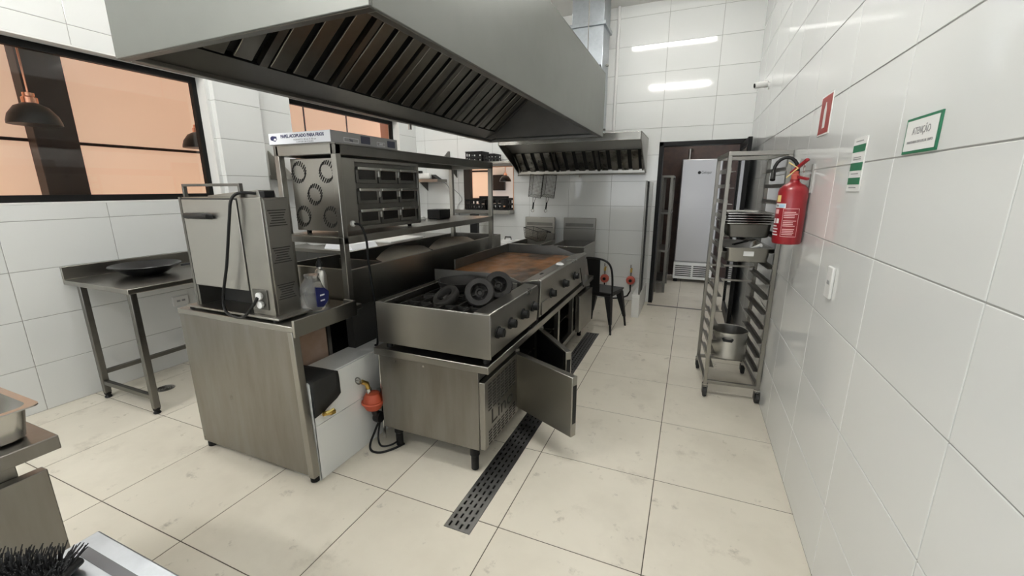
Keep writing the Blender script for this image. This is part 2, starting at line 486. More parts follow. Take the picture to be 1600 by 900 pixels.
pendant((-4.62, 1.7, 2.03), .15, 'black dome pendant lamp with copper cap in front of the dark column', 3.2 - 2.03 - .225)
pendant((-4.75, 2.95, 1.97), .15, 'black dome pendant lamp half hidden at the right edge of the large window', 3.2 - 1.97 - .225)

# room behind the doorway
def sbox(nm, m, *a): return struct(B(*a).build(nm, m, flat=True))
fl2 = tiled('floor_back_room', (-1.3, 1.2), (YB + .1, 8.1), lines(-.06, .648, -1.3, 1.2), lines(1.5, .628, YB, 8.1), [], lambda u, v, w: (u, v, w), 'floor', 'fgrout', 'floor_tile', recess=.0015, bevel=.001)
sbox('wall_back_room_far', 'brownwall', -1.3, 8.1, 0, 1.2, 8.2, 2.9)
sbox('wall_back_room_left', 'brownwall', -1.4, YB + .16, 0, -1.3, 8.2, 2.9)
sbox('wall_back_room_right', 'brownwall', 1.2, YB + .16, 0, 1.3, 8.2, 2.9)
sbox('ceiling_back_room', 'plaster', -1.4, YB + .16, 2.8, 1.3, 8.2, 2.9)
d1 = struct(B(DOOR[0], YB - .015, 0, DOOR[0] + .05, YB + .17, DOOR[3]).build('door_1', 'frame'))
INV[d1.name] = Matrix.Translation(d1.location).inverted()
B(DOOR[1] - .05, YB - .015, 0, DOOR[1], YB + .17, DOOR[3]).build('door_frame', 'frame', d1)
B(DOOR[0], YB - .015, DOOR[3] - .05, DOOR[1], YB + .17, DOOR[3]).build('door_frame', 'frame', d1)
B(DOOR[0], YB - .16, -.002, DOOR[1] + .02, YB - .12, .003).build('threshold_strip', 'steel_d', d1)
# open leaf standing along the right wall
lf = thing('door_leaf', 'open dark framed door leaf with grey glass standing beside the right wall', 'door', (.49, 5.5, 0))
for y0, y1 in ((5.08, 5.15), (5.86, 5.93)):
    B(.475, y0, .01, .515, y1, 2.06).build('stile', 'frame', lf, bevel=.003)
for z0, z1 in ((.01, .14), (1.99, 2.06)):
    B(.477, 5.15, z0, .513, 5.86, z1).build('rail', 'frame', lf, bevel=.003)
B(.49, 5.15, .14, .5, 5.86, 1.99).build('pane', 'iglass', lf)
# pass-through opening on the back wall: lining, ledge, wall behind
ps = MB()
ps.box(PASS[0], YB - .004, PASS[3] - .012, PASS[1], YB + .16, PASS[3]); ps.box(PASS[1] - .012, YB - .004, PASS[2], PASS[1], YB + .16, PASS[3])
struct(ps.build('trim_3', 'peachw', flat=True))
struct(B(PASS[0], YB - .03, PASS[2], PASS[0] + .11, YB + .05, PASS[3]).build('trim_4', 'wood', flat=True))
led = struct(B(-3.49, YB - .2, 1.185, -2.47, YB + .16, 1.238).build('trim_5', 'steel', bevel=.003))
sbox('wall_dining_far', 'plaster', -4.6, 7.3, 0, -1.45, 7.4, 3.0)
sbox('wall_dining_right', 'peachw', -2.2, YB + .16, 0, -2.1, 7.3, 3.0)
sbox('ceiling_dining_left', 'ceiling', -6.0, YF, 3.2, XL - .2, 6.6, 3.3)
sbox('wall_dining_end', 'peachw', -6.1, 6.6, 0, XL - .2, 6.7, 3.3)
sbox('wall_dining_start', 'peachw', -6.1, YF - .1, 0, XL - .2, YF, 3.3)
sbox('wall_dining_left', 'peachw', -6.1, YF, 0, -6.0, 6.6, 3.2)
sbox('ceiling_dining', 'ceiling', -4.6, YB + .16, 3.0, -1.45, 7.4, 3.1)
dsc = thing('dining_partition', 'dark framed peach pane partition seen through the pass opening', 'partition', (-3.2, 6.9, 0))
for x in (-4.1, -3.36):
    B(x, 6.88, 0, x + .04, 6.92, 2.6).build('post', 'wood', dsc)
for z in (1.36, 1.84, 2.3):
    B(-4.1, 6.88, z, -3.32, 6.92, z + .03).build('bar', 'wood', dsc)
B(-4.06, 6.895, 1.39, -3.36, 6.905, 1.84).build('pane', 'peach', dsc)
B(-4.06, 6.895, 1.87, -3.36, 6.905, 2.3).build('pane', 'peach', dsc)
pendant((-2.725, 6.2, 1.66), .09, 'small black pendant lamp hanging beyond the pass opening', 3.0 - 1.66 - .135)
tag(B(-3.43, 7.22, 1.52, -3.20, 7.3, 1.80).build('menu_screen', 'blackm', bevel=.01), 'black box on the dining wall behind the small pendant lamp', 'box')

dl = thing('added_dining_light', 'added unseen warm light for the dining wall beyond the pass opening', 'light', (-3.2, 6.5, 2.94))  # hidden lamp added to brighten the wall behind the pass opening
B(-3.7, 6.46, 2.97, -2.6, 6.54, 3.0).build('housing', 'white', dl)
B(-3.68, 6.475, 2.955, -2.62, 6.525, 2.97).build('diffuser', mat('warm_diffuser', (1, .9, .8), .4, emit=(1, .86, .7), estr=26), dl)
# ceiling light fittings (the right pair reflects in the glazed back wall)
def fitting(x, y, label, k=1.0):
    tm = tube_mat(k)
    t = thing('ceiling_light', label, 'light', (x, y, ZC - .07), group='twin tube ceiling lights')
    B(x - .63, y - .07, ZC - .035, x + .63, y + .07, ZC).build('housing', 'white', t, bevel=.006)
    for dy in (-.035, .035):
        MB().lathe([(.013, -.6), (.014, -.59), (.014, .59), (.013, .6)], (x, y + dy, ZC - .052), 10, 'x').build('tube', tm, t)
    for sx in (-.615, .615):
        B(x + sx - .012, y - .06, ZC - .07, x + sx + .012, y + .06, ZC - .035).build('end_cap', 'white', t)
fitting(-.47, 4.4, 'twin tube ceiling light nearest the back wall on the right', .46)
fitting(-.47, 1.5, 'twin tube ceiling light above the near floor on the right', 1.25)
fitting(-3.0, 4.4, 'added unseen twin tube light nearest the back wall on the left', .65)  # unseen fitting added to balance the light on the left
fitting(-3.0, 1.5, 'added unseen twin tube light above the left steel table', .78)  # also unseen, added for the same left-hand balance
fitting(-3.0, -1.2, 'added unseen twin tube light behind the camera on the left', 1.7)  # unseen fitting added to lift the floor and camera-facing surfaces
t = thing('ceiling_light', 'twin tube ceiling light in the room behind the doorway', 'light', (.1, 6.9, 2.73), group='twin tube ceiling lights')
B(-.35, 6.85, 2.77, .55, 6.95, 2.8).build('housing', 'white', t)
MB().lathe([(.013, -.4), (.014, -.39), (.014, .39), (.013, .4)], (.1, 6.9, 2.75), 10, 'x').build('tube', mat('weak_tube', (1, 1, 1), .4, emit=(1, .97, .92), estr=110), t)

# ================================================================== EXTRACTION HOOD OVER THE ISLAND
HX0, HX1, HY0, HY1, HZ, HT = -2.262, -.93, 1.125, 4.70, 2.08, 2.69
hood = thing('island_hood', 'large grey steel extraction hood hanging over the cooking island', 'hood', (-1.6, 2.9, HZ))
tk = .012
B(HX0, HY0, HZ, HX1, HY0 + tk, HT).build('front_panel', 'steelh', hood, bevel=.003)
B(HX0, HY1 - tk, HZ, HX1, HY1, HT).build('rear_panel', 'steelh', hood, bevel=.003)
B(HX1 - tk, HY0 + tk, HZ, HX1, HY1 - tk, HT).build('side_panel', 'steelh', hood, bevel=.003)
B(HX0, HY0 + tk, HZ, HX0 + tk, HY1 - tk, HT).build('side_panel', 'steelh', hood, bevel=.003)
B(HX0, HY0, HT, HX1, HY1, HT + .01).build('top_panel', 'steelh', hood)
rim = .045
for a in ((HX0 + tk, HY0 + tk, HX1 - tk, HY0 + rim), (HX0 + tk, HY1 - rim, HX1 - tk, HY1 - tk), (HX0 + tk, HY0 + rim, HX0 + rim, HY1 - rim), (HX1 - rim, HY0 + rim, HX1 - tk, HY1 - rim)):
    B(a[0], a[1], HZ, a[2], a[3], HZ + .03).build('rim', 'steel_d', hood, bevel=.003)
# the two filter banks form a ridge; the left one faces the camera
XM, ZT = (HX0 + HX1) / 2 - .02, 2.52
lx0, lz0 = HX0 + .20, HZ + .075
B(HX0 + tk, HY0 + tk, HT - .03, HX1 - tk, HY1 - tk, HT - .025).build('plenum_plate', 'hoodin', hood)
def slab(p, q, y0, y1, t, off=0):
    """plate whose section runs from p to q in the (x, z) plane"""
    p = Vector((p[0], 0, p[1])); q = Vector((q[0], 0, q[1])); d = (q - p).normalized(); n = Vector((-d.z, 0, d.x))
    a, b = p + n * off, q + n * off
    pl = [(a.x, a.z), (b.x, b.z), ((b + n * t).x, (b + n * t).z), ((a + n * t).x, (a + n * t).z)]
    return MB().prism(pl, 'y', y0, y1)
slab((HX0 + rim, HZ + .02), (lx0, lz0), HY0 + rim, HY1 - rim, .006).build('gutter', 'hoodin', hood)
slab((HX1 - rim - .14, lz0), (HX1 - rim, HZ + .02), HY0 + rim, HY1 - rim, .006).build('gutter', 'hoodin', hood)
rx1 = HX1 - rim - .14
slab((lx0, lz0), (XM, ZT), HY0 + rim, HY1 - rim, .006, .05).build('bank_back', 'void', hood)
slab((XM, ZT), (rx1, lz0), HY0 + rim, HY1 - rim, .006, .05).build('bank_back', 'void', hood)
MB().prism([(HX0 + rim, HZ + .02), (HX1 - rim, HZ + .02), (XM, ZT + .06)], 'y', HY1 - rim - .19, HY1 - rim - .18).build('gable', 'hoodin', hood)
MB().prism([(HX0 + rim, HZ + .02), (HX1 - rim, HZ + .02), (XM, ZT + .06)], 'y', HY0 + rim, HY0 + rim + .01).build('gable', 'hoodin', hood)
y = HY0 + .06
i = 0
fy1 = HY1 - rim - .2
nf = 7
fw = (fy1 - y) / nf
for k in range(nf):
    y0 = HY0 + .06 + k * fw
    fr = slab((lx0, lz0), (XM, ZT), y0, y0 + .022, .03).build('filter_frame', 'greasy', hood)
    slab((lx0, lz0), (XM, ZT), y0 + fw - .022, y0 + fw, .03).build('filter_frame', 'greasy', hood)
    nb = 3
    pit = (fw - .05) / nb
    for b in range(nb):
        ya = y0 + .025 + b * pit
        slab((lx0 + .01, lz0 + .008), (XM - .01, ZT - .008), ya + .006, ya + pit * .7, .01, random.uniform(-.006, .004)).build('baffle', 'greasy', hood, bevel=.003)
    # right bank, hidden from here: a plain filter of its own
    slab((XM, ZT), (rx1, lz0), y0, y0 + fw - .004, .03).build('filter_panel', 'greasy', hood)
# drip tap under the left rim
MB().tube([(HX0 + .03, 3.1, HZ + .01), (HX0 + .03, 3.1, HZ - .045)], .014, 10).build('drip_tap', 'steel_l', hood)
for yy in (1.6, 4.3):
    for xx in (HX0 + .1, HX1 - .1):
        MB().tube([(xx, yy, HT), (xx, yy, ZC)], .005, 6).build('hanger_rod', 'steel_d', hood)
MB().tube([(HX1 - .02, 4.45, HT), (HX1 - .02, 4.5, HT + .05), (HX1 - .02, 4.58, HT + .03), (HX1 - .02, 4.62, HT - .02)], .004, 6).build('loop_wire', 'black', hood)
for xx, yy in ((-1.6, 2.0), (-1.6, 3.7)):
    pass

# ================================================================== PREP TABLE WITH END PANEL
PT = thing('prep_table', 'steel prep table with a stained end panel in front of the shelf rack', 'table', (-2.19, 1.6, 0))
TZ = .893
ep = MB()
ep.hexa([(-2.65, 1.38, .045), (-1.742, 1.38, .045), (-1.742, 1.392, .045), (-2.65, 1.392, .045)],
        [(-2.66, 1.38, TZ - .028), (-1.772, 1.38, TZ - .028), (-1.772, 1.392, TZ - .028), (-2.66, 1.392, TZ - .028)])
ep.build('end_panel', 'steel_s', PT, bevel=.004)
fl = MB()
fl.hexa([(-1.772, 1.376, .04), (-1.732, 1.376, .04), (-1.732, 1.416, .04), (-1.772, 1.416, .04)],
        [(-1.79, 1.376, TZ - .03), (-1.757, 1.376, TZ - .03), (-1.757, 1.416, TZ - .03), (-1.79, 1.416, TZ - .03)])
fl.build('corner_post', 'steel', PT, bevel=.003)
B(-2.66, 1.376, TZ - .03, -1.75, 1.86, TZ).build('table_top', 'steel', PT, bevel=.004)
B(-1.752, 1.376, TZ - .055, -1.735, 1.80, TZ + .034).build('raised_lip', 'steel', PT, bevel=.003)
B(-1.82, 1.785, TZ - .055, -1.735, 1.80, TZ + .034).build('lip_end', 'steel', PT, bevel=.003)
B(-2.655, 1.395, .05, -2.64, 1.85, TZ - .03).build('side_panel', 'steel_s', PT, bevel=.003)
B(-1.965, 1.42, .05, -1.955, 1.76, TZ - .03).build('inner_panel', mat('copper_reflection_steel', (.46, .34, .27), .5, .35, c2=(.34, .22, .15), cscale=3), PT)  # copper-brown reflection on this panel is painted into its colour
B(-1.985, 1.765, .05, -1.95, 1.79, TZ - .03).build('inner_post', 'steel', PT)
for x, y in ((-2.625, 1.41), (-1.765, 1.41), (-2.625, 1.82)):
    MB().lathe([(.018, .0), (.024, .004), (.024, .03), (.017, .05)], (x, y, 0), 14).build('foot', 'black', PT)

# ================================================================== MASONRY PLINTH UNDER THE TROUGH
pl = struct(B(-1.945, 1.43, 0, -1.741, 4.2, .568).build('wall_plinth', 'grout', flat=True))
INV[pl.name] = Matrix.Translation(pl.location).inverted()
for y0, y1 in ((1.42, 2.02), (2.02, 2.62), (2.62, 3.22), (3.22, 3.82), (3.82, 4.2)):
    for z0, z1 in ((0, .322), (.322, .572)):
        B(-1.745, y0 + .0015, z0 + .0015, -1.735, y1 - .0015, z1 - .0015).build('plinth_tile', 'tile', pl, bevel=.001)
    B(-1.935, y0 + .0015, .566, -1.746, y1 - .0015, .575).build('plinth_tile', 'tile', pl, bevel=.001)
B(-1.935, 1.42, 0, -1.735, 1.428, .566).build('plinth_tile', 'tile', pl)
# black rubber mat draped over the plinth
mt = MB()
prof = [(-2.0, .577), (-1.9, .579), (-1.80, .580), (-1.745, .579), (-1.731, .572), (-1.727, .55), (-1.726, .48), (-1.725, .41)]
vs = []
for i, (x, z) in enumerate(prof):
    for j in range(7):
        t = j / 6
        zz = z - (.03 * (1 - t) if i == 7 else 0) + (.03 * t * t if i >= 6 else 0)
        yy = 1.419 + t * (.165 + (.02 if i > 3 else -.005 * (4 - i)))
        vs.append((x, yy, zz + .003 * math.sin(j * 2.1 + i)))
fs = [(i * 7 + j, i * 7 + j + 1, (i + 1) * 7 + j + 1, (i + 1) * 7 + j) for i in range(7) for j in range(6)]
mt._add(vs, fs)
mo = tag(mt.build('rubber_mat', 'rubber'), 'black rubber mat draped over the corner of the white plinth', 'mat')
sm = mo.modifiers.new('thick', 'SOLIDIFY'); sm.thickness = .006; sm.offset = 1
# gas valves and regulator on the plinth
def valve(y, z, label, reg=False):
    t = thing('gas_valve', label, 'valve', (-1.735, y, z), group='brass gas valves on the plinth')
    MB().lathe([(.016, 0), (.016, .006), (.008, .008), (.008, .03)], (-1.735, y, z), 14, 'x').build('flange', 'steel_l', t)
    MB().tube([(-1.71, y - .012, z + .002), (-1.70, y + .03, z - .008)], .013, 10).build('body', 'brass', t)
    MB().tube([(-1.70, y + .028, z - .008), (-1.70, y + .05, z - .012)], .017, 6).build('nut', 'brass', t)
    MB().bar((-1.69, y - .008, z + .01), (-1.678, y + .03, z + .018), .012, .006).build('handle', 'yellow', t)
valve(1.475, .385, 'brass gas valve low on the plinth below the rubber mat')
gv = thing('gas_regulator', 'orange gas regulator with brass valve on the plinth beside the refrigerated counter', 'regulator', (-1.735, 1.77, .3))
MB().torus((-1.715, 1.735, .455), .02, .004, 'y', 16, 6).build('ring_handle', 'steel_d', gv)
MB().lathe([(.012, 0), (.012, .03)], (-1.735, 1.745, .445), 10, 'x').build('flange', 'steel_l', gv)
MB().tube([(-1.70, 1.745, .447), (-1.69, 1.775, .425), (-1.688, 1.785, .38)], .014, 10).build('valve_body', 'brass', gv)
MB().lathe([(.012, 0), (.012, .02), (.018, .02), (.018, .035)], (-1.688, 1.785, .355), 10).build('nut', 'steel_l', gv)
MB().lathe([(.02, -.05), (.045, -.045), (.058, -.02), (.06, 0), (.055, .03), (.04, .055), (.02, .06)], (-1.675, 1.80, .30), 22).build('dome', 'orange', gv)
MB().lathe([(.066, -.008), (.07, 0), (.066, .008)], (-1.675, 1.80, .30), 22).build('seam_flange', 'orange', gv)
MB().tube([(-1.675, 1.80, .25), (-1.67, 1.81, .21)], .022, 10).build('lower_body', 'blackm', gv)
MB().lathe([(.034, -.02), (.036, 0), (.034, .02)], (-1.66, 1.82, .19), 14, 'x').build('knob', 'black', gv)
tag(MB().cord([(-1.655, 1.83, .18), (-1.68, 1.80, .10), (-1.70, 1.77, .02), (-1.66, 1.735, .006), (-1.60, 1.74, .006), (-1.55, 1.80, .007), (-1.52, 1.87, .008)], .007, 8).build('power_cord', 'black'),
    'black cord curling on the floor by the refrigerated counter foot', 'cord')
tag(MB().cord([(-1.69, 1.86, .13), (-1.66, 1.80, .06), (-1.615, 1.77, .03), (-1.565, 1.80, .03), (-1.54, 1.88, .035)], .006, 8).build('gas_hose', 'black'),
    'black looped hose hanging under the orange regulator', 'hose')
tag(MB().tube([(-1.66, 1.86, .02), (-1.66, 1.862, .30), (-1.655, 1.865, .60)], .009, 8).build('conduit_pipe', 'steel_l'), 'thin vertical steel pipe between plinth and refrigerated counter', 'pipe')

# ================================================================== STEEL TROUGH BEHIND THE RANGE
tr = thing('steel_trough', 'long open steel trough under the shelf rack', 'trough', (-2.08, 3.0, .6))
ZB, ZP = .84, 1.078
B(-1.872, 1.90, ZB, -1.86, 4.1, ZP).build('front_wall', 'steel', tr, bevel=.004)
B(-2.42, 1.90, ZB, -2.408, 4.1, ZP).build('rear_wall', 'steel_d', tr, bevel=.004)
B(-2.408, 1.90, ZB, -1.872, 1.912, ZP).build('end_wall', mat('warm_dull_steel', (.34, .32, .28), .4, 1), tr, bevel=.004)
B(-2.408, 4.088, ZB, -1.872, 4.1, ZP).build('end_wall', 'steel_d', tr, bevel=.004)
B(-2.408, 1.912, ZB, -1.872, 4.088, ZB + .012).build('bottom', 'steel_d', tr)
for yy in (2.36, 3.02):
    B(-2.408, yy, ZB + .012, -1.872, yy + .008, ZP - .03).build('divider', 'steel_d', tr)
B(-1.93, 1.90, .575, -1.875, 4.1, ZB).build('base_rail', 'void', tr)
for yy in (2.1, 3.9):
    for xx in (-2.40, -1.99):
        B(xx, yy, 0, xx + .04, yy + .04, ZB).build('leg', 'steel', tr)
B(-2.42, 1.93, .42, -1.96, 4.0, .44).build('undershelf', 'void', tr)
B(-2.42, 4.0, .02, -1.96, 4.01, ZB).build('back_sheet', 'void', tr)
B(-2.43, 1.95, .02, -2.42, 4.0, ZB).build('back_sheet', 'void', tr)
# bent steel sheets standing in the trough
def bent(y0, y1, zt, label):
    vs = []; n = 8
    prof = [-.055, -.02, .0, .012, .004, -.004, -.012, -.02, -.035]
    for i in range(n + 1):
        t = i / n
        yy = y0 + (y1 - y0) * t
        b = .02 * math.sin(t * math.pi)
        vs += [(-1.885 - b, yy, ZP - .05), (-2.03 - b, yy, zt + prof[i])]
    fs = [(2 * i, 2 * i + 2, 2 * i + 3, 2 * i + 1) for i in range(n)]
    o = MB()._add(vs, fs).build('bent_sheet', mat('dull_warm_sheet', (.5, .46, .39), .5, .5))
    m = o.modifiers.new('thick', 'SOLIDIFY'); m.thickness = .003
    tag(o, label, 'sheet', 'bent steel sheets in the trough')
bent(2.33, 2.92, 1.125, 'nearer bent steel sheet standing in the trough below the small oven')
bent(2.99, 3.68, 1.118, 'farther bent steel sheet standing in the trough by the far shelf post')
# ================================================================== SHELF RACK OVER THE TROUGH
sr = thing('shelf_rack', 'tall steel two-tier shelf rack carrying the nine-door oven', 'shelf', (-2.06, 2.83, .85))
SX0, SX1, SY0, SY1, S1, S2 = -2.285, -1.845, 1.86, 3.83, 1.283, 1.80
for x in (SX0, SX1):
    for yy in (SY0, SY1):
        B(x - .019, yy - .019, ZB + .005, x + .019, yy + .019, S2).build('post', 'steel', sr, bevel=.003)
def tray(z, h):
    B(SX0 - .019, SY0 - .019, z - .004, SX1 + .019, SY1 + .019, z).build('shelf_plate', 'steel', sr)
    for x in (SX0, SX1):
        B(x - .019, SY0 - .02, z - h, x + .019, SY1 + .02, z - .004).build('shelf_rail', 'steel_d' if z > 1.5 else 'steel', sr, bevel=.003)
    for yy in (SY0, SY1):
        B(SX0, yy - .02, z - h, SX1, yy + .02, z - .004).build('shelf_rail', 'steel', sr, bevel=.003)
tray(S1, .045); tray(S2, .06)
# ================================================================== NINE-DOOR OVEN ON THE SHELF
ov = thing('bread_oven', 'steel oven with nine small glass doors on the middle shelf', 'oven', (-2.06, 2.3, S1))
OX0, OX1, OY0, OY1, OZ0, OZ1 = -2.25, -1.862, 1.90, 2.66, S1 + .022, S1 + .445
B(OX0, OY0, OZ0, OX1 - .03, OY1, OZ1).build('body', 'steel', ov, bevel=.004)
for x in (OX0 + .04, OX1 - .07):
    for yy in (OY0 + .05, OY1 - .05):
        MB().lathe([(.014, 0), (.016, .022)], (x, yy, S1), 10).build('foot', 'black', ov)
# front frame around the doors
fr = MB()
fr.box(OX1 - .03, OY0, OZ0, OX1, OY0 + .115, OZ1); fr.box(OX1 - .03, OY1 - .022, OZ0, OX1, OY1, OZ1)
fr.box(OX1 - .03, OY0 + .115, OZ1 - .02, OX1, OY1 - .022, OZ1); fr.box(OX1 - .03, OY0 + .115, OZ0, OX1, OY1 - .022, OZ0 + .02)
fr.build('front_frame', 'steel', ov, bevel=.002)
B(OX1 - .03, OY0 + .115, OZ0 + .02, OX1 - .022, OY1 - .022, OZ1 - .02).build('door_surround', 'steel_d', ov)
dw = (OY1 - .03 - OY0 - .125) / 3; dh = (OZ1 - OZ0 - .045) / 3
for i in range(3):
    for j in range(3):
        y0 = OY0 + .122 + i * dw; z0 = OZ0 + .022 + j * dh
        d = B(OX1 - .022, y0 + .008, z0 + .008, OX1 - .006, y0 + dw - .008, z0 + dh - .028).build('door', 'steel_d', ov, bevel=.002)
        B(OX1 - .007, y0 + .028, z0 + .03, OX1 - .003, y0 + dw - .03, z0 + dh - .042).build('pane', 'dglass', d)
        B(OX1 - .006, y0 + .006, z0 + dh - .042, OX1 + .016, y0 + dw - .006, z0 + dh - .022).build('handle', 'steel_l', d, bevel=.003)
        if i:
            B(OX1 - .02, y0 - .008, z0 + .045, OX1 + .006, y0 + .008, z0 + dh - .02).build('hinge', 'steel_l', d, bevel=.002)
# slotted ventilation circles on the near side
for cx, cz in ((-2.185, .345), (-1.965, .345), (-2.075, .215), (-2.185, .085), (-1.965, .085)):
    v = MB()
    for k in range(20):
        a = 2 * math.pi * k / 20
        x = cx + .052 * math.cos(a); z = OZ0 + cz + .052 * math.sin(a)
        v.bar((x - .008, OY0 - .0012, z - .012), (x + .008, OY0 - .0012, z + .012), .0045, .004, up=(0, 1, 0))
    v.build('vent_ring', 'void', ov)['kind'] = 'stuff'
MB().lathe([(.018, -.004), (.018, .012), (.01, .02)], (OX1, OY0 + .055, OZ0 + .045), 12, 'x').build('cable_gland', 'white', ov)
tag(MB().cord([(OX1 + .015, OY0 + .055, OZ0 + .045), (OX1 + .05, OY0 + .075, OZ0 + .03), (OX1 + .062, OY0 + .095, OZ0 - .06), (OX1 + .06, OY0 + .10, 1.12), (OX1 + .062, OY0 + .11, .98), (OX1 + .07, OY0 + .12, .80), (OX1 + .08, OY0 + .10, .60), (OX1 + .085, OY0 + .07, .585)], .007, 8).build('power_cord', 'black'),
    'black power cord hanging down from the nine-door oven', 'cord')
# paper box on the top shelf
bx = thing('paper_box', 'white and grey carton of deli paper lying on the top shelf', 'box', (-2.07, 2.12, S2), R(-1.5))
BX0, BX1, BY0, BY1, BZ0, BZ1 = -2.315, -1.838, 1.83, 2.40, S2 + .002, S2 + .066
B(BX0, BY0, BZ0, BX1, BY1, BZ1).build('carton', 'cardg', bx, bevel=.002)
B(BX0 + .002, BY0 - .0012, BZ0 + .003, BX1 - .002, BY0 + .001, BZ1 - .001).build('end_print', 'card', bx)
mx = basis((0, BY0 - .0015, 0), (1, 0, 0), (0, 0, 1))
text('lettering', 'PAPEL ACOPLADO PARA FRIOS', .024, Matrix.Translation((-2.05, 0, BZ0 + .043)) @ mx, 'blue', bx, .33, bold=.0009)
text('lettering', 'FORMATO 30 cm X 30 cm', .013, Matrix.Translation((-2.03, 0, BZ0 + .022)) @ mx, 'greyp', bx, .17)
text('lettering', 'CONTEM 500 FOLHAS', .011, Matrix.Translation((-2.03, 0, BZ0 + .010)) @ mx, 'greyp', bx, .13)
lg = MB()
lg.prism([(-2.298, BZ0 + .028), (-2.262, BZ0 + .018), (-2.247, BZ0 + .03), (-2.25, BZ0 + .046), (-2.285, BZ0 + .05), (-2.3, BZ0 + .042)], 'y', BY0 - .0016, BY0 - .001)
lg.build('printed_mark', 'blue', bx)
lg = MB().prism([(-2.275, BZ0 + .026), (-2.256, BZ0 + .024), (-2.252, BZ0 + .034), (-2.268, BZ0 + .036)], 'y', BY0 - .0019, BY0 - .0015); lg.build('printed_mark', 'card', bx)
for y0, y1, z0, z1 in ((2.06, 2.14, .012, .055), (2.30, 2.375, .010, .05)):
    B(BX1 - .001, y0, BZ0 + z0, BX1 + .0008, y1, BZ0 + z1).build('printed_panel', 'cardp', bx)
for y0, y1 in ((1.925, 2.04), (2.20, 2.275)):
    f = MB()
    z0, z1 = BZ0 + .01, BZ0 + .032
    for a in ((y0, z0, y1, z0 + .002), (y0, z1, y1, z1 + .002), (y0, z0, y0 + .002, z1), (y1 - .002, z0, y1, z1)):
        f.box(BX1 - .001, a[0], a[1], BX1 + .0008, a[2], a[3])
    f.build('printed_panel', 'card', bx)
mxs = basis((BX1 + .001, 0, 0), (0, 1, 0), (0, 0, 1))
text('lettering', '5kg', .018, Matrix.Translation((0, 1.98, BZ0 + .022)) @ mxs, 'cardp', bx)
text('lettering', '5000', .018, Matrix.Translation((0, 2.238, BZ0 + .022)) @ mxs, 'card', bx)
# ================================================================== TALL NARROW OVEN ON THE PREP TABLE
oa = thing('warming_oven', 'tall steel countertop oven with carry handle on the prep table', 'oven', (-2.2, 1.5, TZ))
AX0, AX1, AY0, AY1, AZ0, AZ1 = -2.555, -1.915, 1.43, 1.575, TZ + .022, 1.512
B(-2.60, 1.395, TZ + .010, -1.86, 1.60, TZ + .022).build('base_tray', 'steel', oa, bevel=.003)
for x in (-2.57, -1.9):
    for yy in (1.41, 1.58):
        MB().lathe([(.014, 0), (.014, .012)], (x, yy, TZ - .001), 10).build('foot', 'black', oa)
B(AX0, AY0 + .006, AZ0 + .115, AX1, AY1, AZ1).build('body', 'steel', oa, bevel=.003)
B(AX0, AY0, AZ0, AX0 + .035, AY1, AZ0 + .115).build('cheek', 'steel_d', oa)
B(-2.085, AY0, AZ0, AX1, AY1, AZ0 + .115).build('cheek', 'steel', oa)
B(AX0 + .035, AY1 - .02, AZ0, -2.085, AY1, AZ0 + .115).build('slot_back', 'void', oa)
B(AX0 - .002, AY0 - .002, AZ0, AX0 + .016, AY0 + .006, AZ1).build('edge_strip', 'steel_d', oa)
dr = B(AX0 + .03, AY0 - .008, AZ0 + .12, -2.09, AY0 + .006, AZ1 - .012).build('door', mat('satin_steel', (.40, .39, .36), .36, 1), oa, bevel=.002)
B(AX0 + .022, AY0 + .001, AZ0 + .115, -2.08, AY0 + .0065, AZ1 - .004).build('door_gap', 'void', oa)
B(-2.08, AY0 - .006, AZ0, AX1, AY0 + .006, AZ1).build('front_strip', 'steel', oa, bevel=.002)
MB().tube([(-2.475, AY0 - .012, AZ1 - .10), (-2.465, AY0 - .032, AZ1 - .095), (-2.37, AY0 - .036, AZ1 - .095), (-2.285, AY0 - .032, AZ1 - .095), (-2.275, AY0 - .012, AZ1 - .10)], [.014, .015, .016, .015, .012], 10).build('door_handle', 'black', dr)
B(AX1 - .001, AY0 + .01, AZ0 + .005, AX1 + .003, AY1 - .008, AZ1 - .012).build('louvre_panel', 'steel', oa, bevel=.001)
for zc in (AZ1 - .10, AZ0 + .31, AZ0 + .12):
    lv = MB()
    for k in range(7):
        w = .052 - .004 * (3 - abs(k - 3)) * 1.6
        z = zc + (k - 3) * .0125
        ym = (AY0 + AY1) / 2
        lv.box(AX1 + .0025, ym - w, z - .0025, AX1 + .0045, ym + w, z + .0025)
    lv.build('louvre', 'void', oa)
hb = MB()
hz0, hz1 = AZ1, AZ1 + .062
hb.bar((-2.525, 1.45, hz0), (-2.525, 1.45, hz1), .014, .02); hb.bar((-2.08, 1.45, hz0), (-2.08, 1.45, hz1), .014, .02); hb.bar((-2.532, 1.45, hz1), (-2.073, 1.45, hz1), .02, .014)
hb.build('carry_handle', 'steel_d', oa, bevel=.002)
MB().prism([(-2.36, AZ1), (-1.96, AZ1), (-1.97, AZ1 + .036), (-2.1, AZ1 + .03), (-2.36, AZ1 + .008)], 'y', 1.46, 1.55).build('top_chute', 'steel', oa, bevel=.002)
B(-1.985, 1.462, AZ1 + .0005, -1.93, 1.52, AZ1 + .032).build('switch_box', 'black', oa, bevel=.003)
B(-2.06, AY0 - .012, AZ0 + .03, -1.955, AY0 - .006, AZ0 + .135).build('inlet_plate', 'steel_d', oa, bevel=.001)
for z in (.105, .06):
    MB().lathe([(.02, -.02), (.02, -.008), (.014, 0)], (-1.995, AY0 - .012, AZ0 + z), 12, 'y').build('cable_gland', 'white', oa)
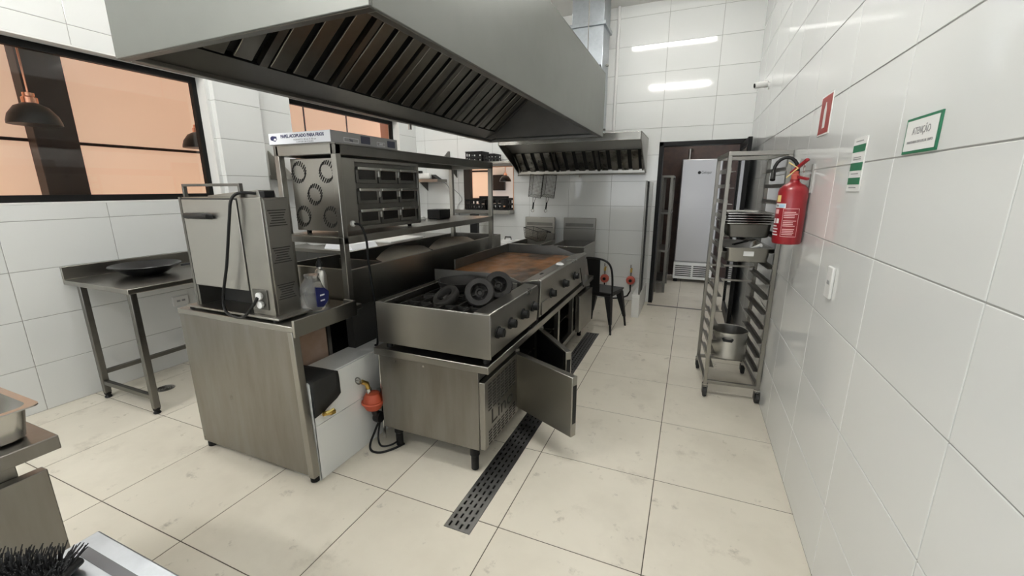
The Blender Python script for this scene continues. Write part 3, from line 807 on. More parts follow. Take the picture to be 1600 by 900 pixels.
tag(MB().cord([(-1.99, 1.462, AZ1 + .02), (-2.05, 1.42, AZ1 + .022), (-2.08, 1.395, AZ1 - .01), (-2.10, 1.385, AZ1 - .10), (-2.17, 1.382, AZ1 - .33), (-2.235, 1.38, AZ1 - .50), (-2.235, 1.375, AZ1 - .58), (-2.17, 1.365, TZ + .014), (-2.08, 1.365, TZ + .018), (-2.02, 1.385, AZ0 + .06), (-1.995, 1.395, AZ0 + .10)], .0075, 8).build('power_cord', 'black'),
    'black power cord looping across the front of the tall countertop oven', 'cord')
# bottle and bag behind it
tb = thing('steel_bottle', 'small aluminium bottle with black cap beside the tall oven', 'bottle', (-1.97, 1.70, TZ))
MB().lathe([(.03, 0), (.033, .01), (.033, .17), (.026, .2), (.014, .212), (.014, .222)], (-1.955, 1.765, TZ), 20).build('body', 'bottle', tb)
MB().lathe([(.018, .222), (.018, .24), (.008, .26), (.006, .275)], (-1.955, 1.765, TZ), 14).build('cap', 'black', tb)
bg = thing('plastic_bag', 'clear plastic bag with dark blue print standing behind the tall oven', 'bag', (-1.90, 1.64, TZ))
vs = []; fs = []
rings = [(0, .045, .06), (.02, .055, .07), (.06, .058, .072), (.10, .055, .068), (.135, .05, .062), (.165, .03, .05), (.18, .028, .035), (.20, .036, .042)]
for h, a, b in rings:
    for j in range(16):
        an = 2 * math.pi * j / 16
        q = 1 + .12 * math.sin(3 * an + h * 55) + .06 * math.sin(7 * an + h * 30)
        vs.append((-1.905 + a * q * math.cos(an), 1.655 + b * q * math.sin(an), TZ + h))
for i in range(len(rings) - 1):
    fs += [(i * 16 + j, i * 16 + (j + 1) % 16, (i + 1) * 16 + (j + 1) % 16, (i + 1) * 16 + j) for j in range(16)]
fs.append(tuple(reversed(range(16)))); fs.append(tuple(range(len(rings) * 16 - 16, len(rings) * 16)))
MB()._add(vs, fs).build('bag_film', 'bag', bg)
MB().prism([(1.62, TZ + .03), (1.66, TZ + .02), (1.70, TZ + .05), (1.708, TZ + .10), (1.68, TZ + .125), (1.62, TZ + .14)], 'x', -1.845, -1.841).build('print', 'blue', bg)
for z in (.055, .085):
    B(-1.842, 1.645, TZ + z, -1.8402, 1.675, TZ + z + .008).build('print_band', 'whitep', bg)

# ================================================================== REFRIGERATED COUNTER
rc = thing('refrigerated_counter', 'low steel refrigerated counter with open doors under the range and griddle', 'counter', (-1.27, 3.0, 0))
CX0, CX1, CY0, CY1 = -1.605, -.955, 1.80, 4.30
CT = .662
B(CX0 - .015, CY0 - .02, CT - .042, -.885, CY1 + .01, CT).build('worktop', 'steel', rc, bevel=.004)
B(CX0, CY0, .148, CX1, CY0 + .015, CT - .042).build('end_panel', 'steel_s', rc, bevel=.003)
B(CX0, CY1 - .015, .148, CX1, CY1, CT - .042).build('end_panel', 'steel', rc, bevel=.003)
B(CX0, CY0 + .015, .148, CX0 + .015, CY1 - .015, CT - .042).build('back_panel', 'steel', rc)
B(CX0 + .015, CY0 + .015, .148, CX1 - .04, CY1 - .015, .165).build('floor_panel', 'steel_d', rc)
B(CX1 - .04, CY0 + .015, CT - .10, CX1, CY1 - .015, CT - .042).build('top_rail', 'steel_d', rc)
B(CX1 - .04, CY0 + .015, .148, CX1, CY1 - .015, .20).build('bottom_rail', 'steel', rc)
for xx in (CX0 + .02, CX0 + .21):
    MB().lathe([(.006, -.003), (.005, 0)], (xx + .1, CY0, CT - .07), 8, 'y').build('rivet', 'steel_l', rc)
OPN = [(2.31, 2.78), (2.82, 3.27), (3.31, 3.74), (3.78, 4.25)]
for i, (a, b) in enumerate(OPN):
    B(CX1 - .04, a - .04, .20, CX1, a, CT - .10).build('mullion', 'steel', rc, bevel=.002)
B(CX1 - .04, OPN[-1][1], .20, CX1, CY1 - .015, CT - .10).build('mullion', 'steel', rc)
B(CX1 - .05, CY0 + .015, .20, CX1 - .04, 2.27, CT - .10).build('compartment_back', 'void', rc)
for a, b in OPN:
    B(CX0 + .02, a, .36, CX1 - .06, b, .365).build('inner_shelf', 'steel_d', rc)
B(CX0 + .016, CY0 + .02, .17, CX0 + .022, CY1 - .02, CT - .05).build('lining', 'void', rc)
for x, y in ((CX0 + .06, CY0 + .06), (CX1 - .05, CY0 + .035), (CX0 + .06, 3.0), (CX1 - .05, 3.0), (CX0 + .06, CY1 - .06), (CX1 - .05, CY1 - .06)):
    MB().lathe([(.016, 0), (.022, .006), (.022, .09), (.028, .095), (.028, .148)], (x, y, 0), 16).build('foot', 'black', rc)
# slotted grille over the compressor
gx = CX1 + .035
gp = B(CX1, CY0 + .005, .155, gx, 2.27, .555).build('grille_panel', 'steel', rc, bevel=.003)
gs = MB()
gy0, gy1 = 1.845, 2.245
for row in range(9):
    z = .525 - row * .0185
    for c in range(7):
        yy = gy0 + c * .056
        gs.box(gx - .001, yy, z - .0045, gx + .0012, yy + .042, z + .0045)
for row in range(5):
    z = .245 - row * .0185
    for c in range(7):
        yy = gy0 + c * .056
        gs.box(gx - .001, yy, z - .0045, gx + .0012, yy + .042, z + .0045)
gs.build('slots', 'void', gp)['kind'] = 'stuff'
text('lettering', 'Lino', .125, basis((gx + .0008, 2.03, .315), (0, 1, 0), (0, 0, 1)), 'void', gp, .30)
# doors
def fdoor(hy, ang, w, black=False, lift=0):
    """door hinged at (CX1, hy); ang = opening angle in degrees (0 closed, lying along +y)"""
    h = Vector((CX1 + .012, hy, 0)); mxd = Matrix.Translation(h) @ Matrix.Rotation(-R(ang), 4, 'Z')
    # local: door runs along +y, outer face at +x
    d = MB().box(.0, .0, .188, .042, w, .552).xf(mxd).build('door', 'steel', rc, bevel=.004)
    MB().box(-.006, .02, .205, .0, w - .02, .535).xf(mxd).build('gasket', 'rubber', d)
    MB().box(.008, w - .001, .27, .034, w + .0025, .50).xf(mxd).build('handle_recess', 'black', d)
    if black:
        MB().box(.042, .012, .2, .0435, w - .03, .54).xf(mxd).build('dark_reflection_skin', 'black', d)  # dark reflection on the steel door, painted as a black sheet
    MB().box(-.004, -.012, .545, .03, .02, .57).xf(mxd).build('hinge', 'steel_d', d)
    return d
fdoor(2.31, 116, .50)
fdoor(2.80, 139, .50, black=True)
fdoor(3.80, 3, .44)
# ================================================================== OPEN BURNER RANGE (near)
rg = thing('burner_range', 'steel countertop burner range with cast iron grates and loose burner rings', 'range', (-1.23, 2.15, CT))
RX0, RX1, RY0, RY1, RZ0, RZ1 = -1.585, -.872, 1.785, 2.515, .70, .94
for x in (RX0 + .04, RX1 - .05):
    for yy in (RY0 + .05, RY1 - .05):
        MB().lathe([(.018, 0), (.018, .04)], (x, yy, CT), 10).build('foot', 'black', rg)
B(RX0, RY0, RZ0, RX1, RY0 + .012, RZ1).build('end_panel', 'steel', rg, bevel=.003)
B(RX0, RY1 - .012, RZ0, RX1 - .15, RY1, RZ1).build('end_panel', 'steel_d', rg, bevel=.003)
B(RX0, RY0 + .012, RZ0, RX0 + .05, RY1 - .012, RZ1).build('rear_panel', 'steel', rg, bevel=.003)
B(RX0 + .05, RY0 + .012, RZ0, RX1 - .1, RY1 - .012, RZ0 + .012).build('drip_pan', 'steel_d', rg)
MB().prism([(RX1 - .10, RZ0), (RX1 - .012, RZ0), (RX1, RZ1 - .02), (RX1 - .01, RZ1), (RX1 - .10, RZ1 + .004)], 'y', RY0 + .0125, RY1).build('control_panel', 'steel', rg, bevel=.004)
for yy in (1.885, 2.05, 2.24, 2.42):
    k = MB().lathe([(.034, 0), (.034, .008), (.026, .01), (.024, .036), (.02, .04)], (RX1 - .006, yy, .82), 18, 'x').build('knob', 'black', rg)
    B(RX1 + .012, yy - .004, .80, RX1 + .037, yy + .004, .845).build('knob_grip', 'black', k)
for gy in (1.98, 2.32):
    g = MB()
    for t in range(7):
        x = RX0 + .08 + t * .083
        g.bar((x, gy - .15, RZ1 - .045), (x, gy + .15, RZ1 - .045), .012, .022)
    for t in (-.15, 0, .15):
        g.bar((RX0 + .07, gy + t, RZ1 - .045), (RX0 + .59, gy + t, RZ1 - .045), .012, .022)
    g.build('grate', 'iron', rg)
for bx_, by_ in ((-1.36, 2.0), (-1.36, 2.33), (-1.1, 2.0), (-1.1, 2.33)):
    MB().lathe([(.03, .012), (.06, .02), (.06, .07), (.05, .09), (.02, .095)], (bx_, by_, RZ0), 18).build('burner', 'iron', rg)
def ring(loc, r, tilt, az, label):
    mxr = Matrix.Translation(loc) @ Matrix.Rotation(az, 4, 'Z') @ Matrix.Rotation(tilt, 4, 'X')
    t = thing('burner_ring', label, 'ring', loc, group='loose cast iron burner rings')
    MB().lathe([(r * .55, -.016), (r * .6, -.022), (r * .93, -.022), (r, -.014), (r, .014), (r * .93, .022), (r * .6, .022), (r * .55, .016), (r * .55, -.016)], (0, 0, 0), 26).xf(mxr).build('rim', 'iron', t)
    sp = MB()
    for k in range(4):
        a = k * math.pi / 2 + .4
        sp.bar((r * .2 * math.cos(a), r * .2 * math.sin(a), -.008), (r * .6 * math.cos(a), r * .6 * math.sin(a), -.008), .008, .008)
    sp.xf(mxr).build('spokes', 'iron', t)
    MB().lathe([(r * .3, -.016), (r * .32, -.004), (r * .2, .002), (r * .15, -.006)], (0, 0, 0), 16).xf(mxr).build('hub', 'iron', t)
ring((-1.07, 2.06, RZ1 + .035), .085, R(62), R(20), 'cast iron burner ring propped upright near the control panel')
ring((-1.03, 2.23, RZ1 + .045), .085, R(64), R(32), 'cast iron burner ring leaning behind the nearest upright one')
ring((-1.28, 2.04, RZ1 - .005), .082, R(35), R(-25), 'cast iron burner ring lying tilted on the middle of the range')
pn = thing('iron_griddle_pan', 'dark iron pan lying at the back of the burner range', 'pan', (-1.36, 2.36, RZ1 - .03))
MB().lathe([(.001, -.032), (.10, -.032), (.135, .0), (.145, .03), (.138, .03), (.128, .002), (.095, -.024), (.001, -.024)], (-1.36, 2.34, RZ1), 28).build('bowl', 'iron', pn)
MB().bar((-1.24, 2.27, RZ1 + .02), (-1.13, 2.20, RZ1 + .03), .022, .01).build('handle', 'iron', pn)
# ================================================================== GRIDDLE (far)
gd = thing('griddle', 'long steel griddle with rust-orange plate and side splash guards', 'griddle', (-1.3, 3.25, CT))
GX0, GX1, GY0, GY1 = -1.70, -.872, 2.545, 3.93
for x in (GX0 + .12, GX1 - .05):
    for yy in (GY0 + .06, GY1 - .06):
        MB().lathe([(.018, 0), (.018, .04)], (x, yy, CT), 10).build('foot', 'black', gd)
B(GX0 + .03, GY0, .70, GX1 - .06, GY1, .905).build('body', 'steel', gd, bevel=.003)
B(GX0, GY0 + .30, .88, GX0 + .012, GY1, 1.005).build('rear_guard', 'steel_d', gd, bevel=.002)
MB().prism([(GX0 + .012, .90), (GX1 - .06, .90), (GX1 - .06, .935), (GX1 - .15, .945), (GX1 - .32, 1.005), (GX0 + .012, 1.005)], 'y', GY1 - .012, GY1).build('side_guard', 'steel_d', gd, bevel=.002)
MB().prism([(GX0 + .012, .90), (GX1 - .14, .90), (GX1 - .14, .94), (GX1 - .25, .985), (GX0 + .012, .985)], 'y', GY0, GY0 + .012).build('side_guard', 'steel_d', gd, bevel=.002)
B(GX0 + .013, GY0 + .013, .905, -1.015, GY1 - .10, .93).build('hot_plate', 'rust', gd, bevel=.002)
B(GX0 + .013, GY1 - .10, .905, -1.015, GY1 - .013, .912).build('gutter', 'steel_d', gd)
MB().prism([(GX1 - .145, .90), (GX1 - .03, .70), (GX1 - .012, .70), (GX1, .955), (GX1 - .02, .965), (GX1 - .145, .935)], 'y', GY0 + .02, GY1 - .05).build('control_panel', 'steel', gd, bevel=.004)
for yy in (2.80, 3.14, 3.46):
    k = MB().lathe([(.036, 0), (.036, .008), (.028, .01), (.025, .036), (.02, .04)], (GX1 - .006, yy, .82), 18, 'x').build('knob', 'black', gd)
    B(GX1 + .014, yy - .004, .80, GX1 + .038, yy + .004, .845).build('knob_grip', 'black', k)
B(GX1 - .01, 2.58, .715, GX1 + .004, 2.72, .80).build('access_plate', 'steel', gd, bevel=.002)
B(-.965, 2.80, .9475, -.925, 2.845, .9525).build('spark_slot', 'black', gd)
cl = MB().lathe([(.0, 0), (.028, .001), (.034, .008), (.024, .016), (.018, .014), (.0, .018)], (0, 0, 0), 14)
cl.xf(Matrix.Translation((-.925, 3.17, .958)) @ Matrix.Rotation(R(20), 4, 'Z') @ Matrix.Scale(1.7, 4, (0, 1, 0)))
tag(cl.build('crumpled_cloth', 'whitep'), 'small crumpled white cloth on the front edge of the griddle', 'cloth')
tag(MB().tube([(-.868, 3.62, .86), (-.862, 3.64, .80), (-.866, 3.70, .72), (-.86, 3.74, .667)], .005, 6).build('sensor_cable', 'black'), 'thin black cable hanging off the front of the griddle', 'cable')

# ================================================================== DRAIN GRATINGS
n_g = 3
gl = (DRY1 - DRY0) / n_g
def grating(k, label):
    y0, y1 = DRY0 + k * gl + .002, DRY0 + (k + 1) * gl - .002
    us = [DRX0 + .002]; keepu = []
    w = DRX1 - DRX0 - .004
    for c in range(4):
        a = DRX0 + .002 + w * (.11 + .215 * c)
        us += [a, a + w * .075]
    us.append(DRX1 - .002)
    slots = []
    vs = {y0, y1}
    n = 20; p = (y1 - y0 - .02) / n
    for r in range(n):
        for c in range(4):
            s0 = y0 + .012 + r * p + (p * .25 if c % 2 else 0)
            slots.append((us[1 + 2 * c], us[2 + 2 * c], s0, s0 + p * .62))
            vs |= {s0, s0 + p * .62}
    g = MB().cells(us, sorted(vs), lambda u, v: not any(a < u < b and c < v < d for a, b, c, d in slots), .004, lambda u, v, w_: (u, v, w_ - .001))
    tag(g.build('drain_grating', mat('drain_steel', (.26, .26, .26), .42, 1) if k == 0 else bpy.data.materials['drain_steel'], flat=True), label, 'grating', 'floor drain gratings')
grating(0, 'nearest slotted steel grating of the floor drain beside the refrigerated counter')
grating(1, 'middle slotted grating of the floor drain mostly behind the open doors')
grating(2, 'farthest slotted grating of the floor drain ending near the black chair')
rd = thing('round_floor_drain', 'small round steel floor drain under the left table', 'drain', (-3.765, 1.756, 0))
MB().lathe([(.066, .0), (.066, .003), (.058, .004), (.058, .001)], (-3.765, 1.756, 0), 24).build('rim', 'steel_l', rd)
for r in (.045, .03, .015):
    MB().torus((-3.765, 1.756, .002), r, .003, 'z', 20, 6).build('ring', 'steel_d', rd)

# ================================================================== BACK WALL HOOD
bh = thing('wall_hood', 'steel wall hood with dark baffle filters over the fryers', 'hood', (-1.46, 5.55, 1.75))
bx0, bx1, by0, by1 = -2.36, -.585, 5.15, YB - .002
zt_, zl, zb = 2.178, 2.09, 1.75
for x in (bx0, bx1 - .012):
    MB().prism([(by0, zl), (by0, zt_), (by1, zt_), (by1, zb), (by1 - .10, zb)], 'x', x, x + .012).build('side_panel', 'steel', bh, bevel=.002)
B(bx0, by0, zl, bx1, by0 + .012, zt_).build('front_lip', 'steel_l', bh, bevel=.003)
B(bx0, by0 + .012, zt_ - .01, bx1, by1, zt_).build('top_panel', 'steel_d', bh)
B(bx0 + .012, by1 - .01, zb, bx1 - .012, by1, zt_ - .01).build('back_panel', 'steel_d', bh)
B(bx0, by1 - .10, zb, bx1, by1 - .01, zb + .012).build('gutter', 'steel', bh, bevel=.002)
B(bx0, by1 - .11, zb, bx1, by1 - .10, zb + .045).build('gutter_lip', 'steel', bh, bevel=.002)
def yslab(p, q, x0, x1, t, off=0):
    p = Vector((0, *p)); q = Vector((0, *q)); d = (q - p).normalized(); n = Vector((0, d.z, -d.y))
    a, b = p + n * off, q + n * off
    return MB().prism([(a.y, a.z), (b.y, b.z), ((b + n * t).y, (b + n * t).z), ((a + n * t).y, (a + n * t).z)], 'x', x0, x1)
fa, fb = (by1 - .10, zb + .04), (by1 - .36, 2.02)
yslab(fa, fb, bx0 + .02, bx1 - .02, .006, .022).build('filter_back', 'void', bh)
yslab(fb, (by0 + .03, 2.155), bx0 + .013, bx1 - .013, .006).build('baffle_roof', 'steel', bh)
fw3 = (bx1 - bx0 - .05) / 3
for k in range(3):
    x0 = bx0 + .025 + k * fw3
    for xx in (x0, x0 + fw3 - .02):
        yslab(fa, fb, xx, xx + .018, .03, -.02).build('filter_frame', 'greasy2', bh)
    for b in range(4):
        xa = x0 + .025 + b * (fw3 - .045) / 4
        yslab(fa, fb, xa + .012, xa + (fw3 - .045) / 4 * .72, .012, -.012).build('baffle', 'greasy2', bh, bevel=.004)
MB().tube([(bx0, by1 - .125, zb - .012), (bx1, by1 - .125, zb - .012)], .009, 8).build('hanging_rail', 'steel_l', bh)
MB().tube([(-1.46, by1 - .06, zb), (-1.46, by1 - .06, zb - .05)], .012, 8).build('drip_tap', 'steel', bh)
for zz in (2.3, 2.3):
    pass
# duct rising from it to the ceiling
du = thing('exhaust_duct', 'square galvanised duct rising to the ceiling beside the island hood', 'duct', (-1.28, 5.55, 2.18))
for z0, z1 in ((2.179, 3.38), (3.40, ZC)):
    B(-1.475, 5.33, z0, -1.10, 5.70, z1).build('duct_section', 'galv', du, bevel=.004)
B(-1.50, 5.305, 3.37, -1.075, 5.725, 3.41).build('flange', 'galv', du, bevel=.003)
B(-1.50, 5.305, 2.179, -1.075, 5.725, 2.21).build('flange', 'galv', du, bevel=.003)
for k, zz in enumerate((2.25, 2.98)):
    B(-1.095, 5.50, zz, -1.07, 5.56, zz + .02).build('clip', 'steel_d', du)
tag(MB().tube([(-1.035, YB - .02, 2.18), (-1.035, YB - .02, ZC)], .02, 12).build('vertical_pipe', 'white'), 'thin white pipe running up the wall right of the duct', 'pipe')
# ================================================================== FRY BASKETS HANGING FROM THE RAIL
def wire_basket(label, loc, rot, w=.13, d=.26, h=.12, name='fry_basket', group='wire fry baskets'):
    """box of wires in its own frame: opening up, handle towards -y"""
    t = thing(name, label, 'basket', loc, local=True, group=group)
    t.rotation_euler = rot
    f = MB()
    a = [(-w / 2, -d / 2, h), (w / 2, -d / 2, h), (w / 2, d / 2, h), (-w / 2, d / 2, h)]
    s_ = .78
    b = [(x * s_, y * .86, 0) for x, y, z in a]
    f.tube(a, .0042, 6, closed=True); f.tube(b, .0035, 6, closed=True)
    for p, q in zip(a, b): f.tube([p, q], .0035, 5)
    f.build('frame', 'iron', t)
    m = MB()
    def lerp(p, q, k): return tuple(p[i] + (q[i] - p[i]) * k for i in range(3))
    for i in range(4):
        n = 14 if i % 2 else 7
        for k in range(1, n):
            p = lerp(a[i], a[(i + 1) % 4], k / n); q = lerp(b[i], b[(i + 1) % 4], k / n)
            m.tube([p, q], .0016, 4)
        for k in range(1, 6):
            m.tube([lerp(a[i], b[i], k / 6), lerp(a[(i + 1) % 4], b[(i + 1) % 4], k / 6)], .0016, 4)
    for k in range(1, 7): m.tube([lerp(b[0], b[1], k / 7), lerp(b[3], b[2], k / 7)], .0016, 4)
    for k in range(1, 14): m.tube([lerp(b[1], b[2], k / 14), lerp(b[0], b[3], k / 14)], .0016, 4)
    mm = m.build('wire_mesh', mat('greasy_wire', (.10, .085, .065), .5, .6), t); mm['kind'] = 'stuff'
    hd = MB()
    hd.tube([(-.02, -d / 2, h), (-.012, -d / 2 - .05, h + .012), (-.008, -d / 2 - .08, h + .016)], .004, 6)
    hd.tube([(.02, -d / 2, h), (.012, -d / 2 - .05, h + .012), (.008, -d / 2 - .08, h + .016)], .004, 6)
    hd.build('handle_stem', 'steel_d', t)
    MB().tube([(0, -d / 2 - .07, h + .015), (0, -d / 2 - .16, h + .022)], .011, 8).build('grip', 'black', t)
    MB().torus((0, -d / 2 - .185, h + .025), .02, .004, 'z', 12, 6).build('hook_ring', 'steel_l', t)
    return t
wire_basket('wire fry basket hanging nearest the pass opening below the wall hood', (-2.05, 5.815, 1.60), (R(90 + 8), R(8), R(6)), .18, .31, .12)
wire_basket('wire fry basket hanging farther right below the wall hood', (-1.855, 5.815, 1.60), (R(90 + 8), R(8), R(6)), .18, .31, .12)
# ================================================================== FRYERS
def fryer(x0, x1, label, lower=False):
    t = thing('deep_fryer', label, 'fryer', ((x0 + x1) / 2, 5.5, 0), group='steel deep fryers')
    y0, y1, z = 5.18, 5.86, .83
    B(x0, y0 + .02, .12, x1, y1, z - .20).build('cabinet', 'steel', t, bevel=.004)
    tank = MB()
    tank.box(x0, y0, z - .20, x1, y0 + .02, z); tank.box(x0, y0 + .02, z - .20, x0 + .02, y1, z); tank.box(x1 - .02, y0 + .02, z - .20, x1, y1, z); tank.box(x0 + .02, y1 - .02, z - .2, x1 - .02, y1, z)
    tank.build('tank_wall', 'steel', t, bevel=.003)
    B(x0 + .02, y0 + .02, z - .12, x1 - .02, y1 - .02, z - .11).build('oil_surface', 'void', t)
    B(x0 - .012, y0 - .015, z - .012, x1 + .012, y0 + .03, z + .003).build('front_rim', 'steel_l', t, bevel=.002)
    B(x0, y1 - .045, z, x1, y1, 1.15).build('flue_panel', 'steel', t, bevel=.006)
    B(x0 + .03, y1 - .05, 1.03, x1 - .03, y1 - .044, 1.075).build('flue_slot', 'steel_d', t)
    B(x0 + .02, y1 - .07, 1.00, x1 - .02, y1 - .045, 1.012).build('hanger_strip', 'steel_d', t)
    B(x0 + .04, y0 + .012, .16, x1 - .04, y0 + .02, z - .24).build('door', 'steel', t, bevel=.002)
    for x in (x0 + .04, x1 - .04):
        for yy in (y0 + .06, y1 - .05):
            MB().lathe([(.02, 0), (.02, .12)], (x, yy, 0), 10).build('foot', 'black', t)
fryer(-2.24, -1.79, 'steel deep fryer with a wire basket hung in its tank')
fryer(-1.655, -1.20, 'empty steel deep fryer behind the black chair')
wire_basket('wire fry basket resting tilted in the left deep fryer', (-2.0, 5.57, .86), (R(8), 0, R(62)), .19, .30, .14)
tag(B(-2.62, 5.50, 0, -2.30, 5.88, .80).build('low_cabinet', 'white', bevel=.01), 'low white cabinet left of the fryers', 'cabinet')
pt = thing('pot_lid', 'white lid with black loop handle on the low white cabinet', 'lid', (-2.45, 5.66, .80))
MB().lathe([(.12, 0), (.12, .008), (.05, .022), (.001, .026)], (-2.45, 5.66, .80), 24).build('lid_disc', 'whitep', pt)
MB().tube([(-2.50, 5.66, .815), (-2.495, 5.66, .86), (-2.405, 5.66, .86), (-2.40, 5.66, .815)], .009, 8).build('loop_handle', 'black', pt)
# ================================================================== WALL REGULATORS
def wreg(x, label):
    t = thing('wall_gas_regulator', label, 'regulator', (x, YB, .3), group='red gas regulators on the back wall')
    MB().lathe([(.03, -.075), (.055, -.07), (.062, -.05), (.062, -.035), (.05, -.02), (.02, -.005)], (x, YB, .30), 22, 'y').build('dome', 'dred', t)
    MB().lathe([(.022, -.085), (.022, -.07)], (x, YB, .30), 14, 'y').build('cap', 'black', t)
    MB().tube([(x, YB - .045, .355), (x, YB - .045, .42)], .012, 10).build('nipple', 'steel_l', t)
    MB().tube([(x, YB - .045, .41), (x, YB - .04, .45), (x, YB - .002, .455)], .015, 10).build('valve', 'brass', t)
    MB().bar((x - .005, YB - .05, .475), (x - .005, YB - .05, .52), .012, .006).build('lever', 'steel_d', t)
    MB().tube([(x, YB - .045, .245), (x + .005, YB - .05, .15), (x - .03, YB - .06, .08), (x - .10, YB - .09, .05), (x - .24, YB - .14, .04)], .011, 8).build('hose', 'black', t)
wreg(-.695, 'red gas regulator on the back wall right of the black chair')
wreg(-1.055, 'red gas regulator on the back wall hidden behind the chair back')
# ================================================================== BLACK METAL CHAIR
chx, chy, cr = -.85, 4.625, R(-14)
cc = thing('metal_chair', 'black metal cafe chair with a solid back splat by the back wall', 'chair', (chx, chy, 0), cr, local=True)
B(-.185, -.18, .44, .185, .19, .456).build('seat', 'blackm', cc, bevel=.007, seg=3)
B(-.175, -.17, .405, .175, .18, .44).build('seat_apron', 'blackm', cc, bevel=.006)
for sx in (-1, 1):
    for sy in (-1, 1):
        l = MB()
        ax, ay, bx_, by_ = sx * .165, sy * .165, sx * .215, sy * .205
        def sq(cx, cy, z, w): return [(cx - w, cy - w, z), (cx + w, cy - w, z), (cx + w, cy + w, z), (cx - w, cy + w, z)]
        k = .28
        mx_, my_ = ax + (bx_ - ax) * .75, ay + (by_ - ay) * .75
        l.hexa(sq(mx_, my_, .11, .015), sq(ax - sx * .02, ay - sy * .02, .42, .036))
        l.hexa(sq(bx_, by_, .0, .010), sq(mx_, my_, .11, .011))
        l.build('leg', 'blackm', cc, bevel=.004)
hp = [(-.195, -.165, .43), (-.205, -.20, .60), (-.20, -.225, .72), (-.17, -.24, .79), (-.10, -.25, .825), (0, -.253, .832), (.10, -.25, .825), (.17, -.24, .79), (.20, -.225, .72), (.205, -.20, .60), (.195, -.165, .43)]
MB().cord(hp, .011, 10, 4).build('back_hoop', 'blackm', cc)
MB().hexa([(-.05, -.178, .44), (.05, -.178, .44), (.05, -.172, .44), (-.05, -.172, .44)], [(-.078, -.253, .83), (.078, -.253, .83), (.078, -.247, .83), (-.078, -.247, .83)]).build('back_splat', 'blackm', cc)
# ================================================================== GLASS SCREEN BESIDE THE DOOR
gsn = thing('glass_screen', 'narrow glass screen on a white sill beside the doorway', 'screen', (-.53, 5.5, 0))
B(-.575, 5.13, 0, -.485, YB - .002, .245).build('sill', 'white', gsn, bevel=.004)
MB().prism([(5.13, .245), (YB - .002, .245), (YB - .002, .27), (5.13, .29)], 'x', -.575, -.485).build('sill_cap', 'white', gsn, bevel=.003)
B(-.502, 5.16, .292, -.49, YB - .03, 1.63).build('pane', 'iglass', gsn)  # dark reflections of the glancing view are put into the grey colour
B(-.506, 5.145, .29, -.486, 5.16, 1.635).build('edge_profile', 'steel_d', gsn)
B(-.506, YB - .03, .29, -.486, YB - .004, 1.635).build('wall_profile', 'white', gsn)
# ================================================================== BEHIND THE DOORWAY
fz = thing('upright_cooler', 'tall silver upright cooler standing in the room behind the doorway', 'cooler', (.08, 7.85, 0))
B(-.195, 7.53, .06, .40, 8.05, 2.0).build('cabinet', 'cool', fz, bevel=.01)
B(-.19, 7.48, .36, .395, 7.53, 1.995).build('door', 'cool', fz, bevel=.012)
B(-.195, 7.49, .06, .40, 7.53, .345).build('kick_panel', 'white', fz, bevel=.006)
lv = None
for c in range(2):
    for k in range(6):
        B(-.165 + c * .28, 7.484, .11 + k * .033, .085 + c * .28, 7.49, .125 + k * .033).build('louvre', 'void', fz)
for x in (-.15, .35):
    B(x - .03, 7.55, 0, x + .03, 7.6, .06).build('foot', 'black', fz)
fm = basis((.175, 7.4785, 1.79), (1, 0, 0), (0, 0, 1))
text('lettering', 'Gelopar', .06, fm, 'black', fz, .15)
MB().lathe([(.024, 0), (.024, .002)], (.07, 7.4775, 1.79), 16, 'y').build('printed_mark', 'black', fz)
sh = thing('storage_rack', 'grey steel rack in the dark room left of the cooler', 'rack', (-.36, 6.9, 0))
for x in (-.42, -.29):
    for yy in (6.62, 7.3):
        B(x - .018, yy - .018, 0, x + .018, yy + .018, 1.72).build('post', 'steel_d', sh)
for z in (.15, .62, 1.18, 1.70):
    B(-.44, 6.6, z, -.27, 7.32, z + .03).build('shelf', 'steel_d', sh)
tag(MB().tube([(-.10, 7.75, 2.0), (-.10, 7.75, 2.16), (-.08, 7.9, 2.18), (-.06, 8.05, 2.18)], .018, 8).build('cooler_pipe', 'steel'), 'short grey pipe above the silver cooler', 'pipe')
